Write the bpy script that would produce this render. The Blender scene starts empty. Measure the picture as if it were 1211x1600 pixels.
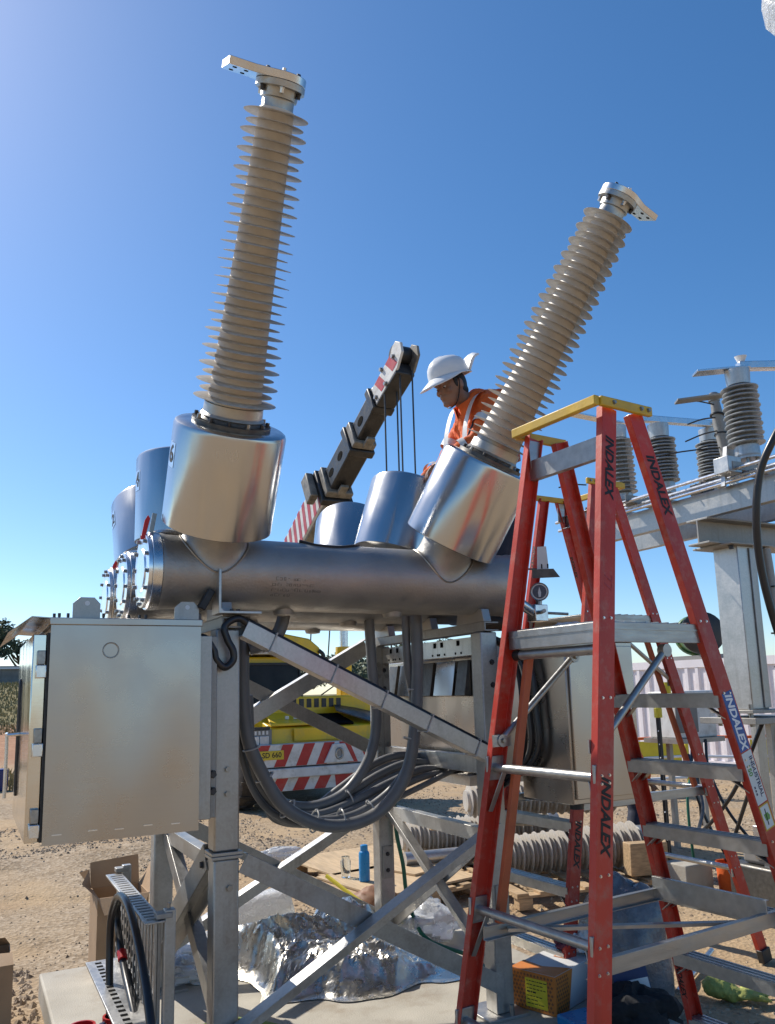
import bpy, bmesh, math, random
from mathutils import Vector as V, Matrix, noise
random.seed(7)
scene = bpy.context.scene
COL = scene.collection

# ------------------------------------------------------------------ camera, sky, sun, exposure
YAW, PITCH, ROLL, CAM_H = 0.47654, 0.16976, 0.02689, 1.6
_f = V((math.sin(YAW)*math.cos(PITCH), math.cos(YAW)*math.cos(PITCH), math.sin(PITCH)))
_r = V((math.cos(YAW), -math.sin(YAW), 0)); _d = _f.cross(_r)
_R = _r*math.cos(ROLL) + _d*math.sin(ROLL); _D = -_r*math.sin(ROLL) + _d*math.cos(ROLL)
cd = bpy.data.cameras.new('camera'); cam = bpy.data.objects.new('camera', cd); COL.objects.link(cam)
m = Matrix.Identity(4)
for i in range(3):
    m[i][0] = _R[i]; m[i][1] = -_D[i]; m[i][2] = -_f[i]
m[2][3] = CAM_H
cam.matrix_world = m
cd.sensor_fit = 'HORIZONTAL'; cd.sensor_width = 36; cd.lens = 36*1262.9/1211
cd.shift_y = 63.96/1211
cd.clip_start = 0.05; cd.clip_end = 3000
scene.camera = cam

SUN_AZ, SUN_EL = math.radians(-25), math.radians(44)     # azimuth clockwise from +Y
S = V((math.sin(SUN_AZ)*math.cos(SUN_EL), math.cos(SUN_AZ)*math.cos(SUN_EL), math.sin(SUN_EL)))
w = bpy.data.worlds.new('World'); scene.world = w; w.use_nodes = True
nt = w.node_tree; bg = nt.nodes['Background']
sky = nt.nodes.new('ShaderNodeTexSky'); sky.sky_type = 'NISHITA'; sky.sun_disc = False
sky.sun_elevation = SUN_EL; sky.sun_rotation = SUN_AZ
sky.air_density = 0.85; sky.dust_density = 0.7; sky.ozone_density = 2.5; sky.altitude = 600
hs = nt.nodes.new('ShaderNodeHueSaturation'); hs.inputs['Saturation'].default_value = 1.25; hs.inputs['Hue'].default_value = .498
nt.links.new(sky.outputs[0], hs.inputs['Color']); nt.links.new(hs.outputs[0], bg.inputs[0]); bg.inputs[1].default_value = 0.142
sd = bpy.data.lights.new('sun', 'SUN'); sd.energy = 4.9; sd.angle = math.radians(0.53); sd.color = (1, .94, .84)
sun = bpy.data.objects.new('sun', sd); COL.objects.link(sun)
sun.rotation_euler = (-S).to_track_quat('-Z', 'Y').to_euler(); sun.location = (0, 0, 30)
vs = scene.view_settings; vs.view_transform = 'Standard'; vs.look = 'None'; vs.exposure = 0.22; vs.gamma = 1.0

# ------------------------------------------------------------------ materials
def newmat(name):
    mt = bpy.data.materials.new(name); mt.use_nodes = True
    return mt, mt.node_tree, mt.node_tree.nodes['Principled BSDF']
def mat(name, col, rough=.5, metal=0, var=.15, vs=6, rvar=.08, bump=0, bscale=60, stretch=None, col2=None, spec=.5,
        aniso=0, wave=0, wscale=2, detail=6, alpha=1, trans=0, coat=0, dirt=None, dirt_amt=.4, dirt_scale=3, transl=0):
    mt, t, b = newmat(name); N, L = t.nodes, t.links
    tc = N.new('ShaderNodeTexCoord'); src = tc.outputs['Object']
    if stretch:
        mp = N.new('ShaderNodeMapping'); mp.inputs['Scale'].default_value = stretch; L.new(src, mp.inputs[0]); fsrc = mp.outputs[0]
    else: fsrc = src
    n1 = N.new('ShaderNodeTexNoise'); n1.inputs['Scale'].default_value = vs; n1.inputs['Detail'].default_value = detail; L.new(fsrc, n1.inputs['Vector'])
    r = N.new('ShaderNodeValToRGB'); c2 = col2 or tuple(max(0, c*(1-var)) for c in col); c1 = tuple(min(1, c*(1+var*.6)) for c in col) if not col2 else col
    r.color_ramp.elements[0].color = (*c2, 1); r.color_ramp.elements[1].color = (*c1, 1)
    r.color_ramp.elements[0].position = .32; r.color_ramp.elements[1].position = .68
    L.new(n1.outputs[0], r.inputs[0]); co = r.outputs[0]
    if dirt:
        n3 = N.new('ShaderNodeTexNoise'); n3.inputs['Scale'].default_value = dirt_scale; n3.inputs['Detail'].default_value = 9; n3.inputs['Roughness'].default_value = .7; L.new(src, n3.inputs['Vector'])
        r3 = N.new('ShaderNodeValToRGB'); r3.color_ramp.elements[0].position = .5; r3.color_ramp.elements[1].position = .72
        r3.color_ramp.elements[1].color = (dirt_amt,)*3 + (1,)
        L.new(n3.outputs[0], r3.inputs[0]); mx = N.new('ShaderNodeMixRGB'); L.new(r3.outputs[0], mx.inputs[0]); L.new(co, mx.inputs[1]); mx.inputs[2].default_value = (*dirt, 1); co = mx.outputs[0]
    L.new(co, b.inputs['Base Color'])
    n2 = N.new('ShaderNodeTexNoise'); n2.inputs['Scale'].default_value = vs*2.3; n2.inputs['Detail'].default_value = 5; L.new(fsrc, n2.inputs['Vector'])
    mr = N.new('ShaderNodeMapRange'); mr.inputs[1].default_value = .3; mr.inputs[2].default_value = .7; mr.inputs[3].default_value = max(.03, rough-rvar); mr.inputs[4].default_value = min(1, rough+rvar)
    L.new(n2.outputs[0], mr.inputs[0]); L.new(mr.outputs[0], b.inputs['Roughness'])
    b.inputs['Metallic'].default_value = metal; b.inputs['Specular IOR Level'].default_value = spec
    if aniso: b.inputs['Anisotropic'].default_value = aniso
    if coat: b.inputs['Coat Weight'].default_value = coat; b.inputs['Coat Roughness'].default_value = .15
    if alpha < 1: b.inputs['Alpha'].default_value = alpha
    if trans: b.inputs['Transmission Weight'].default_value = trans
    h = None
    if bump:
        nb = N.new('ShaderNodeTexNoise'); nb.inputs['Scale'].default_value = bscale; nb.inputs['Detail'].default_value = 5; L.new(fsrc, nb.inputs['Vector'])
        bp = N.new('ShaderNodeBump'); bp.inputs['Strength'].default_value = bump; bp.inputs['Distance'].default_value = .02; L.new(nb.outputs[0], bp.inputs['Height']); h = bp
    if wave:
        nw = N.new('ShaderNodeTexNoise'); nw.inputs['Scale'].default_value = wscale; nw.inputs['Detail'].default_value = 1.5; L.new(src, nw.inputs['Vector'])
        bw = N.new('ShaderNodeBump'); bw.inputs['Strength'].default_value = wave; bw.inputs['Distance'].default_value = .1; L.new(nw.outputs[0], bw.inputs['Height'])
        if h: L.new(h.outputs[0], bw.inputs['Normal'])
        h = bw
    if h: L.new(h.outputs[0], b.inputs['Normal'])
    if transl:
        tr = N.new('ShaderNodeBsdfTranslucent'); L.new(co, tr.inputs['Color']); ms = N.new('ShaderNodeMixShader'); ms.inputs[0].default_value = transl
        L.new(b.outputs[0], ms.inputs[1]); L.new(tr.outputs[0], ms.inputs[2]); L.new(ms.outputs[0], N['Material Output'].inputs['Surface'])
    return mt

def galv_mat(name, col, rough=.42, metal=.75):
    mt, t, b = newmat(name); N, L = t.nodes, t.links
    tc = N.new('ShaderNodeTexCoord')
    vo = N.new('ShaderNodeTexVoronoi'); vo.inputs['Scale'].default_value = 95; L.new(tc.outputs['Object'], vo.inputs['Vector'])
    nz = N.new('ShaderNodeTexNoise'); nz.inputs['Scale'].default_value = 5; nz.inputs['Detail'].default_value = 8; nz.inputs['Roughness'].default_value = .65; L.new(tc.outputs['Object'], nz.inputs['Vector'])
    ad = N.new('ShaderNodeMixRGB'); ad.inputs[0].default_value = .16; L.new(nz.outputs[0], ad.inputs[1]); L.new(vo.outputs['Color'], ad.inputs[2])
    bw = N.new('ShaderNodeRGBToBW'); L.new(ad.outputs[0], bw.inputs[0])
    r = N.new('ShaderNodeValToRGB'); r.color_ramp.elements[0].position = .3; r.color_ramp.elements[1].position = .7
    r.color_ramp.elements[0].color = tuple(c*.74 for c in col)+(1,); r.color_ramp.elements[1].color = tuple(min(1, c*1.15) for c in col)+(1,)
    L.new(bw.outputs[0], r.inputs[0])
    # drip streaks and smears
    mp = N.new('ShaderNodeMapping'); mp.inputs['Scale'].default_value = (14, 14, 1.2); L.new(tc.outputs['Object'], mp.inputs[0])
    ns = N.new('ShaderNodeTexNoise'); ns.inputs['Scale'].default_value = 2; ns.inputs['Detail'].default_value = 6; L.new(mp.outputs[0], ns.inputs['Vector'])
    rs = N.new('ShaderNodeValToRGB'); rs.color_ramp.elements[0].position = .55; rs.color_ramp.elements[1].position = .75; rs.color_ramp.elements[1].color = (.35, .35, .35, 1); L.new(ns.outputs[0], rs.inputs[0])
    mx = N.new('ShaderNodeMixRGB'); L.new(rs.outputs[0], mx.inputs[0]); L.new(r.outputs[0], mx.inputs[1]); mx.inputs[2].default_value = (col[0]*.5, col[1]*.47, col[2]*.42, 1)
    L.new(mx.outputs[0], b.inputs['Base Color'])
    mr = N.new('ShaderNodeMapRange'); mr.inputs[1].default_value = .25; mr.inputs[2].default_value = .75; mr.inputs[3].default_value = rough-.1; mr.inputs[4].default_value = rough+.14
    L.new(bw.outputs[0], mr.inputs[0]); L.new(mr.outputs[0], b.inputs['Roughness']); b.inputs['Metallic'].default_value = metal
    bp = N.new('ShaderNodeBump'); bp.inputs['Strength'].default_value = .12; bp.inputs['Distance'].default_value = .004; L.new(nz.outputs[0], bp.inputs['Height']); L.new(bp.outputs[0], b.inputs['Normal'])
    return mt

def brushed_mat(name, col, rough, scale, axis_stretch, lobes=.0, wsc=2.4, brush=.02):
    """spun / brushed metal with fine streaks along one direction"""
    mt, t, b = newmat(name); N, L = t.nodes, t.links
    tc = N.new('ShaderNodeTexCoord'); mp = N.new('ShaderNodeMapping'); mp.inputs['Scale'].default_value = axis_stretch; L.new(tc.outputs['Object'], mp.inputs[0])
    n1 = N.new('ShaderNodeTexNoise'); n1.inputs['Scale'].default_value = scale; n1.inputs['Detail'].default_value = 8; n1.inputs['Roughness'].default_value = .7; L.new(mp.outputs[0], n1.inputs['Vector'])
    r = N.new('ShaderNodeValToRGB'); r.color_ramp.elements[0].position = .25; r.color_ramp.elements[1].position = .75
    r.color_ramp.elements[0].color = tuple(c*.965 for c in col)+(1,); r.color_ramp.elements[1].color = (*col, 1); L.new(n1.outputs[0], r.inputs[0]); L.new(r.outputs[0], b.inputs['Base Color'])
    mr = N.new('ShaderNodeMapRange'); mr.inputs[1].default_value = .25; mr.inputs[2].default_value = .75; mr.inputs[3].default_value = rough-.012; mr.inputs[4].default_value = rough+.016
    L.new(n1.outputs[0], mr.inputs[0]); b.inputs['Metallic'].default_value = 1
    sm = N.new('ShaderNodeTexNoise'); sm.inputs['Scale'].default_value = 5; sm.inputs['Detail'].default_value = 4; sm.inputs['Roughness'].default_value = .5; sm.inputs['Distortion'].default_value = .3; L.new(tc.outputs['Object'], sm.inputs['Vector'])
    sr = N.new('ShaderNodeMapRange'); sr.inputs[1].default_value = .35; sr.inputs[2].default_value = .75; sr.inputs[3].default_value = -.02; sr.inputs[4].default_value = .07; L.new(sm.outputs[0], sr.inputs[0])
    sa = N.new('ShaderNodeMath'); L.new(mr.outputs[0], sa.inputs[0]); L.new(sr.outputs[0], sa.inputs[1]); L.new(sa.outputs[0], b.inputs['Roughness'])
    bp = N.new('ShaderNodeBump'); bp.inputs['Strength'].default_value = brush; bp.inputs['Distance'].default_value = .002; L.new(n1.outputs[0], bp.inputs['Height'])
    nw = N.new('ShaderNodeTexNoise'); nw.inputs['Scale'].default_value = wsc; nw.inputs['Detail'].default_value = .6; wm = N.new('ShaderNodeMapping'); wm.inputs['Scale'].default_value = (2.6, 2.6, .8); L.new(tc.outputs['Object'], wm.inputs[0]); L.new(wm.outputs[0], nw.inputs['Vector'])
    bw = N.new('ShaderNodeBump'); bw.inputs['Strength'].default_value = lobes; bw.inputs['Distance'].default_value = .1; L.new(nw.outputs[0], bw.inputs['Height']); L.new(bp.outputs[0], bw.inputs['Normal'])
    L.new(bw.outputs[0], b.inputs['Normal'])
    return mt

M = {}
M['galv'] = galv_mat('galvanised_steel', (.415, .405, .385), .40, .75)
M['galv_dull'] = galv_mat('dull_galvanised_steel', (.34, .325, .30), .5, .55)
M['galv_light'] = galv_mat('bright_galvanised_steel', (.50, .49, .47), .36, .8)
M['stainless'] = brushed_mat('stainless_sheet', (.42, .39, .36), .27, 3, (1, 1, 30), .30, 1.5, .002)
M['stainless_door'] = brushed_mat('polished_stainless', (.66, .64, .60), .12, 5, (1, 1, 40), .05)
M['can'] = brushed_mat('spun_aluminium', (.52, .52, .515), .21, 9, (9, 9, .5), .13, 3.2)
M['tank'] = mat('cast_aluminium_tank', (.40, .385, .36), .5, .8, .2, 5, .08, .12, 90, dirt=(.28, .23, .17), dirt_amt=.5, dirt_scale=2.5)
M['machined'] = mat('machined_aluminium', (.68, .68, .68), .28, 1, .08, 12, .06)
M['cover'] = mat('polished_cover_plate', (.80, .82, .85), .3, 1, .05, 6, .05)
M['nozzle'] = mat('cast_nozzle', (.42, .38, .33), .42, .85, .18, 8, .06, .06, 80)
M['silicone_core'] = mat('silicone_housing', (.66, .615, .55), .5, 0, .16, 7, .07, .04, 120, dirt=(.5, .38, .25), dirt_amt=.3, dirt_scale=4)
M['silicone'] = mat('silicone_rubber', (.68, .635, .57), .45, 0, .16, 7, .07, .04, 120, dirt=(.48, .36, .23), dirt_amt=.35, dirt_scale=4, transl=.35)
M['cap'] = mat('cast_alloy_cap', (.44, .43, .40), .42, .8, .15, 14, .07, .08, 120)
M['bolt'] = mat('bolt_steel', (.34, .33, .31), .38, .9, .2, 60)
M['dark_bolt'] = mat('dark_bolt', (.05, .05, .055), .4, .5, .2, 60)
M['flange'] = mat('dark_flange', (.12, .115, .105), .45, .6, .25, 30, dirt=(.2, .16, .12))
M['red'] = mat('red_fibreglass', (.56, .048, .026), .42, 0, .25, 5, .1, .05, 150, stretch=(1, 1, .25), dirt=(.46, .24, .18), dirt_amt=.6, dirt_scale=14, transl=.14)
M['orange_bar'] = mat('orange_fibreglass', (.45, .10, .035), .45, 0, .2, 8)
M['yellow_rail'] = mat('yellow_rail', (.62, .40, .035), .45, 0, .18, 10, .08, .04, 100, dirt=(.4, .28, .1), dirt_amt=.4, dirt_scale=8)
M['alu'] = mat('ladder_aluminium', (.42, .415, .40), .38, .8, .16, 9, .08, .06, 90, stretch=(.4, 3, 3), dirt=(.34, .31, .27), dirt_amt=.5)
M['rubber'] = mat('black_rubber', (.018, .018, .019), .5, 0, .3, 14, .1)
M['hose'] = mat('black_hose', (.02, .02, .022), .35, 0, .2, 18, .06)
M['conduit'] = mat('grey_conduit', (.15, .152, .155), .40, 0, .14, 9, .07, .03, 80, dirt=(.2, .18, .15), dirt_amt=.4)
M['tie'] = mat('cable_tie', (.45, .44, .42), .4, 0, .1, 10)
M['white_plastic'] = mat('white_plastic', (.72, .73, .74), .35, 0, .06, 10, .05)
M['white_paint'] = mat('white_paint', (.66, .65, .62), .45, 0, .12, 6, .08, dirt=(.3, .26, .2), dirt_amt=.7, dirt_scale=7)
M['red_paint'] = mat('red_paint', (.46, .025, .022), .4, 0, .18, 6, .08, dirt=(.3, .14, .1), dirt_amt=.5, dirt_scale=6)
M['yellow'] = mat('crane_yellow', (.80, .50, .010), .4, 0, .14, 2, .08, dirt=(.36, .27, .1), dirt_amt=.6, dirt_scale=3, coat=.15)
M['black_paint'] = mat('black_paint', (.022, .022, .023), .42, .0, .3, 5, .1, .05, 40, dirt=(.09, .08, .07), dirt_amt=.5)
M['primer'] = mat('worn_boom_paint', (.22, .20, .165), .5, 0, .35, 9, dirt=(.035, .032, .03), dirt_amt=.95, dirt_scale=7)
M['glass'] = mat('cab_glass', (.035, .033, .028), .15, 0, .3, 3, .02, spec=.16)
M['lens'] = mat('headlight_lens', (.55, .56, .57), .12, .3, .1, 20)
M['tyre'] = mat('tyre_rubber', (.03, .028, .026), .75, 0, .3, 20, .08, .2, 60, dirt=(.16, .12, .08), dirt_amt=.6)
M['timber'] = mat('pallet_timber', (.46, .31, .165), .7, 0, .3, 7, .08, .15, 60, stretch=(1, 8, 8), dirt=(.25, .17, .1), dirt_amt=.5)
M['ply'] = mat('plywood', (.52, .37, .21), .65, 0, .2, 5, .08, .1, 70, stretch=(6, 1, 6))
M['cardboard'] = mat('cardboard', (.36, .235, .135), .8, 0, .12, 6, .05, .05, 90)
M['carton_white'] = mat('white_carton', (.58, .58, .58), .6, 0, .06, 6)
M['foil'] = mat('aluminised_foil', (.68, .64, .56), .30, 1, .14, 8, .08, .3, 30)
M['film'] = mat('clear_plastic_film', (.82, .83, .83), .22, 0, .06, 7, .1, .5, 30, trans=.45)
M['bag'] = mat('plastic_bag', (.17, .18, .20), .25, 0, .3, 8, .1, .6, 14, trans=.1)
M['navy'] = mat('navy_print', (.02, .03, .10), .4, 0, .15, 9)
M['black_cloth'] = mat('black_cloth', (.012, .012, .014), .9, 0, .3, 20, bump=.3, bscale=20)
M['purple'] = mat('purple_rag', (.10, .02, .05), .85, 0, .3, 15, bump=.4, bscale=20)
M['hivis'] = mat('hi_vis_glove', (.34, .36, .09), .7, 0, .25, 16, bump=.3, bscale=60)
M['orange'] = mat('orange_fabric', (.72, .125, .018), .8, 0, .16, 9, .05, .35, 26)
M['retro'] = mat('reflective_tape', (.62, .61, .58), .35, .1, .1, 30)
M['skin'] = mat('skin', (.24, .125, .078), .5, 0, .15, 14, .06)
M['hair'] = mat('dark_hair', (.012, .009, .008), .5, 0, .3, 40, bump=.4, bscale=90)
M['trousers'] = mat('navy_trousers', (.018, .022, .04), .85, 0, .2, 12)
M['boot'] = mat('work_boot', (.05, .032, .02), .6, 0, .2, 12)
M['blue'] = mat('blue_bottle', (.006, .20, .46), .3, 0, .1, 8, .05)
M['clear'] = mat('clear_glass', (.86, .9, .88), .05, 0, .04, 4, .02, trans=.9)
M['green_hose'] = mat('green_hose', (.012, .13, .075), .4, 0, .15, 10)
M['yg_hose'] = mat('earth_cable', (.16, .22, .03), .4, 0, .2, 10)
M['red_cap'] = mat('red_plastic', (.42, .012, .012), .35, 0, .1, 8, .05)
M['concrete'] = mat('concrete', (.42, .385, .32), .8, 0, .2, 2.5, .06, .25, 120, dirt=(.24, .185, .125), dirt_amt=.75, dirt_scale=3)
M['pinkwall'] = mat('container_paint', (.80, .75, .77), .55, 0, .08, 2, dirt=(.36, .25, .2), dirt_amt=.45, dirt_scale=2)
M['porcelain'] = mat('grey_porcelain', (.32, .345, .355), .28, 0, .1, 8, .05, dirt=(.24, .23, .21), dirt_amt=.3)
M['green_paint'] = mat('green_paint', (.035, .15, .045), .5, 0, .35, 5, dirt=(.4, .32, .05), dirt_amt=.7, dirt_scale=6)
M['ink'] = mat('black_ink', (.008, .008, .008), .6, 0, .2, 20)
M['faint_ink'] = mat('faint_ink', (.16, .145, .13), .6, .3, .1, 20)
M['white_ink'] = mat('white_ink', (.78, .78, .78), .6, 0, .05, 20)
M['blue_sticker'] = mat('blue_sticker', (.012, .075, .30), .4, 0, .1, 10)
M['white_sticker'] = mat('white_sticker', (.66, .68, .66), .5, 0, .08, 10)
M['green_ink'] = mat('green_ink', (.14, .32, .07), .6, 0, .1, 10)
M['yellow_label'] = mat('yellow_label', (.68, .54, .03), .5, 0, .08, 8)
M['plate_yellow'] = mat('number_plate_yellow', (.62, .45, .03), .45, 0, .06, 8)
M['orange_ink'] = mat('orange_ink', (.55, .18, .03), .6, 0, .08, 10)
M['brown_print'] = mat('brown_print', (.20, .085, .035), .6, 0, .1, 10)
M['blue_can'] = mat('blue_plastic', (.02, .03, .16), .4, 0, .15, 6)
M['bark'] = mat('eucalypt_bark', (.15, .12, .09), .9, 0, .3, 6, bump=.3, bscale=20)
M['grey_wall'] = mat('weathered_cladding', (.24, .23, .215), .8, 0, .25, 1.2)
M['chain_red'] = mat('red_ribbon', (.55, .012, .015), .5, 0, .1, 8)
M['dial'] = mat('dial_face', (.06, .09, .14), .25, 0, .1, 8)
M['dark_void'] = mat('dark_interior', (.008, .008, .008), .9, 0, .2, 8, spec=.05)

# ------------------------------------------------------------------ mesh helpers
class MB:
    def __init__(s): s.v = []; s.f = []
    def add(s, vs, fs):
        o = len(s.v); s.v += [V(p) for p in vs]; s.f += [tuple(i+o for i in f) for f in fs]; return s
    def hexa(s, p):      # 8 points: bottom loop 0-3, top loop 4-7
        return s.add(p, [(3, 2, 1, 0), (4, 5, 6, 7), (0, 1, 5, 4), (1, 2, 6, 5), (2, 3, 7, 6), (3, 0, 4, 7)])
    def box(s, c, sz, rot=None):
        c = V(c); hx, hy, hz = sz[0]/2, sz[1]/2, sz[2]/2
        p = [V(q) for q in ((-hx, -hy, -hz), (hx, -hy, -hz), (hx, hy, -hz), (-hx, hy, -hz), (-hx, -hy, hz), (hx, -hy, hz), (hx, hy, hz), (-hx, hy, hz))]
        if rot is not None: p = [rot @ q for q in p]
        return s.hexa([c+q for q in p])
    def lim(s, x0, x1, y0, y1, z0, z1): return s.box(((x0+x1)/2, (y0+y1)/2, (z0+z1)/2), (abs(x1-x0), abs(y1-y0), abs(z1-z0)))
    def prism(s, poly, o, ex, ey, ez, d):   # polygon in (ex,ey), extruded by ez*d
        o, ex, ey, ez = V(o), V(ex), V(ey), V(ez); n = len(poly)
        a = [o+ex*x+ey*y for x, y in poly]; b = [q+ez*d for q in a]
        fl = ex.cross(ey).dot(ez)*d > 0
        fs = [tuple(range(n))[::-1], tuple(range(n, 2*n))]+[(i, (i+1) % n, (i+1) % n+n, i+n) for i in range(n)]
        if not fl: fs = [f[::-1] for f in fs]
        return s.add(a+b, fs)
    def section(s, p0, p1, poly, ex, ey=None):     # closed profile swept straight from p0 to p1
        p0, p1 = V(p0), V(p1); d = (p1-p0); L = d.length; ez = d.normalized()
        ex = V(ex); ex = (ex-ez*ex.dot(ez)).normalized(); ey = ez.cross(ex)
        return s.prism(poly, p0, ex, ey, ez, L)
    def beam(s, p0, p1, w, h, up=(0, 0, 1)):        # h measured along up
        poly = [(-h/2, -w/2), (h/2, -w/2), (h/2, w/2), (-h/2, w/2)]
        return s.section(p0, p1, poly, up)
    def angle(s, p0, p1, a, b, t, ex):        # L section: leg a along ex, leg b along ez x ex
        return s.section(p0, p1, [(0, 0), (a, 0), (a, t), (t, t), (t, b), (0, b)], ex)
    def chan(s, p0, p1, w, h, t, ex):         # C section: web of width w along ey (centred), flanges of height h along ex
        return s.section(p0, p1, [(0, -w/2), (h, -w/2), (h, -w/2+t), (t, -w/2+t), (t, w/2-t), (h, w/2-t), (h, w/2), (0, w/2)], ex)
    def ibeam(s, p0, p1, w, h, t, ex):        # h along ex
        H, W, T = h/2, w/2, t/2
        return s.section(p0, p1, [(-H, -W), (-H+t, -W), (-H+t, -T), (H-t, -T), (H-t, -W), (H, -W), (H, W), (H-t, W), (H-t, T), (-H+t, T), (-H+t, W), (-H, W)], ex)
    def lathe(s, o, ax, prof, n=32, caps=True):   # prof: list of (t, r) along ax
        o = V(o); ax = V(ax).normalized(); u = ax.orthogonal().normalized(); w_ = ax.cross(u)
        vs, fs = [], []
        for t, r in prof:
            for k in range(n):
                a = 2*math.pi*k/n; vs.append(o+ax*t+(u*math.cos(a)+w_*math.sin(a))*r)
        for i in range(len(prof)-1):
            for k in range(n): fs.append((i*n+k, i*n+(k+1) % n, (i+1)*n+(k+1) % n, (i+1)*n+k))
        if caps: fs += [tuple(range(n))[::-1], tuple(range((len(prof)-1)*n, len(prof)*n))]
        return s.add(vs, fs)
    def cyl(s, p0, p1, r, r1=None, n=20):
        p0, p1 = V(p0), V(p1); return s.lathe(p0, p1-p0, [(0, r), ((p1-p0).length, r if r1 is None else r1)], n)
    def tube(s, pts, r, n=10, closed=False):
        pts = [V(p) for p in pts]; N_ = len(pts); rs = r if isinstance(r, (list, tuple)) else [r]*N_
        vs, fs = [], []; T = []
        for i in range(N_):
            a = pts[(i-1) % N_] if (closed or i > 0) else pts[0]; b = pts[(i+1) % N_] if (closed or i < N_-1) else pts[-1]
            T.append((b-a).normalized())
        u = T[0].orthogonal().normalized()
        for i in range(N_):
            u = (u-T[i]*u.dot(T[i])).normalized(); w_ = T[i].cross(u)
            for k in range(n):
                a = 2*math.pi*k/n; vs.append(pts[i]+(u*math.cos(a)+w_*math.sin(a))*rs[i])
        for i in range(N_ if closed else N_-1):
            j = (i+1) % N_
            for k in range(n): fs.append((i*n+k, i*n+(k+1) % n, j*n+(k+1) % n, j*n+k))
        if not closed: fs += [tuple(range(n))[::-1], tuple(range((N_-1)*n, N_*n))]
        return s.add(vs, fs)
    def hexbolt(s, o, ax, r, h):
        return s.lathe(o, ax, [(0, r*1.35), (h*.15, r*1.35), (h*.15, r), (h, r*.96)], 6)
    def mesh(s, name, smooth=35, off=V((0, 0, 0))):
        me = bpy.data.meshes.new(name); me.from_pydata([p-off for p in s.v], [], s.f); me.update()
        if smooth:
            for p in me.polygons: p.use_smooth = True
            me.set_sharp_from_angle(angle=math.radians(smooth))
        return me
    def build(s, name, m_, parent=None, smooth=35, bev=0, **kw):
        return obj(name, s.mesh(name, smooth, ORG.get(parent, V((0, 0, 0)))), m_, parent, bev)
ORG = {}
def obj(name, me, m_, parent=None, bev=0):
    o = bpy.data.objects.new(name, me); COL.objects.link(o)
    if m_ is not None and not me.materials: me.materials.append(M[m_] if isinstance(m_, str) else m_)
    if parent is not None: o.parent = parent; ORG[o] = ORG.get(parent, V((0, 0, 0)))
    if bev:
        b = o.modifiers.new('bevel', 'BEVEL'); b.width = bev; b.segments = 2; b.limit_method = 'ANGLE'; b.angle_limit = math.radians(40); b.use_clamp_overlap = True
    return o
def tag(o, label, cat=None, group=None, kind=None):
    if label: o['label'] = label
    if cat: o['category'] = cat
    if group: o['group'] = group
    if kind: o['kind'] = kind
    return o
def thing(name, label, cat, loc, group=None):
    o = bpy.data.objects.new(name, None); COL.objects.link(o); o.location = loc; o.empty_display_size = .1
    ORG[o] = V(loc); return tag(o, label, cat, group)
def single(mb, name, m_, label, cat, loc=None, group=None, kind=None, smooth=35, bev=0):
    loc = V(loc) if loc is not None else V((0, 0, 0))
    o = obj(name, mb.mesh(name, smooth, loc), m_, None, bev); o.location = loc
    return tag(o, label, cat, group, kind)
def catmull(pts, k=8):
    P = [V(p) for p in pts]; P = [P[0]*2-P[1]]+P+[P[-1]*2-P[-2]]; out = []
    for i in range(1, len(P)-2):
        a, b, c, d = P[i-1], P[i], P[i+1], P[i+2]
        for j in range(k):
            t = j/k; out.append(.5*((2*b)+(c-a)*t+(2*a-5*b+4*c-d)*t*t+(3*b-a-3*c+d)*t**3))
    out.append(P[-2]); return out
_shared = {}
def bolt_obj(parent, p, ax, r=.008, h=.012, m_='bolt', name='bolt'):
    key = ('bolt', m_)
    if key not in _shared:
        me = MB().hexbolt((0, 0, 0), (0, 0, 1), 1, 1.5).mesh('bolt', 30); me.materials.append(M[m_]); _shared[key] = me
    o = bpy.data.objects.new(name, _shared[key]); COL.objects.link(o); o.parent = parent
    q = V(ax).to_track_quat('Z', 'Y'); o.matrix_local = Matrix.Translation(V(p)-ORG.get(parent, V((0, 0, 0)))) @ q.to_matrix().to_4x4() @ Matrix.Diagonal((r, r, h/1.5, 1))
    return o
def text_mesh(txt, size=1, shear=0, bold=0, sx=1, space=1, align='CENTER'):
    cu = bpy.data.curves.new('txt', 'FONT'); cu.body = txt; cu.size = size; cu.shear = shear; cu.offset = bold; cu.space_character = space
    cu.align_x = align; cu.align_y = 'CENTER'; cu.resolution_u = 3
    o = bpy.data.objects.new('txt', cu); me = bpy.data.meshes.new_from_object(o); bpy.data.objects.remove(o)
    vs = [(v.co.x*sx, v.co.y) for v in me.vertices]; fs = [tuple(p.vertices) for p in me.polygons]; bpy.data.meshes.remove(me)
    return vs, fs
def lettering(txt, o, ex, ey, size, m_, parent, name='lettering', wrap=None, **kw):
    vs, fs = text_mesh(txt, size, **kw); o, ex, ey = V(o), V(ex), V(ey); mb = MB()
    mb.add([wrap(x, y) if wrap else o+ex*x+ey*y for x, y in vs], fs)
    return mb.build(name, m_, parent, smooth=0)
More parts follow.
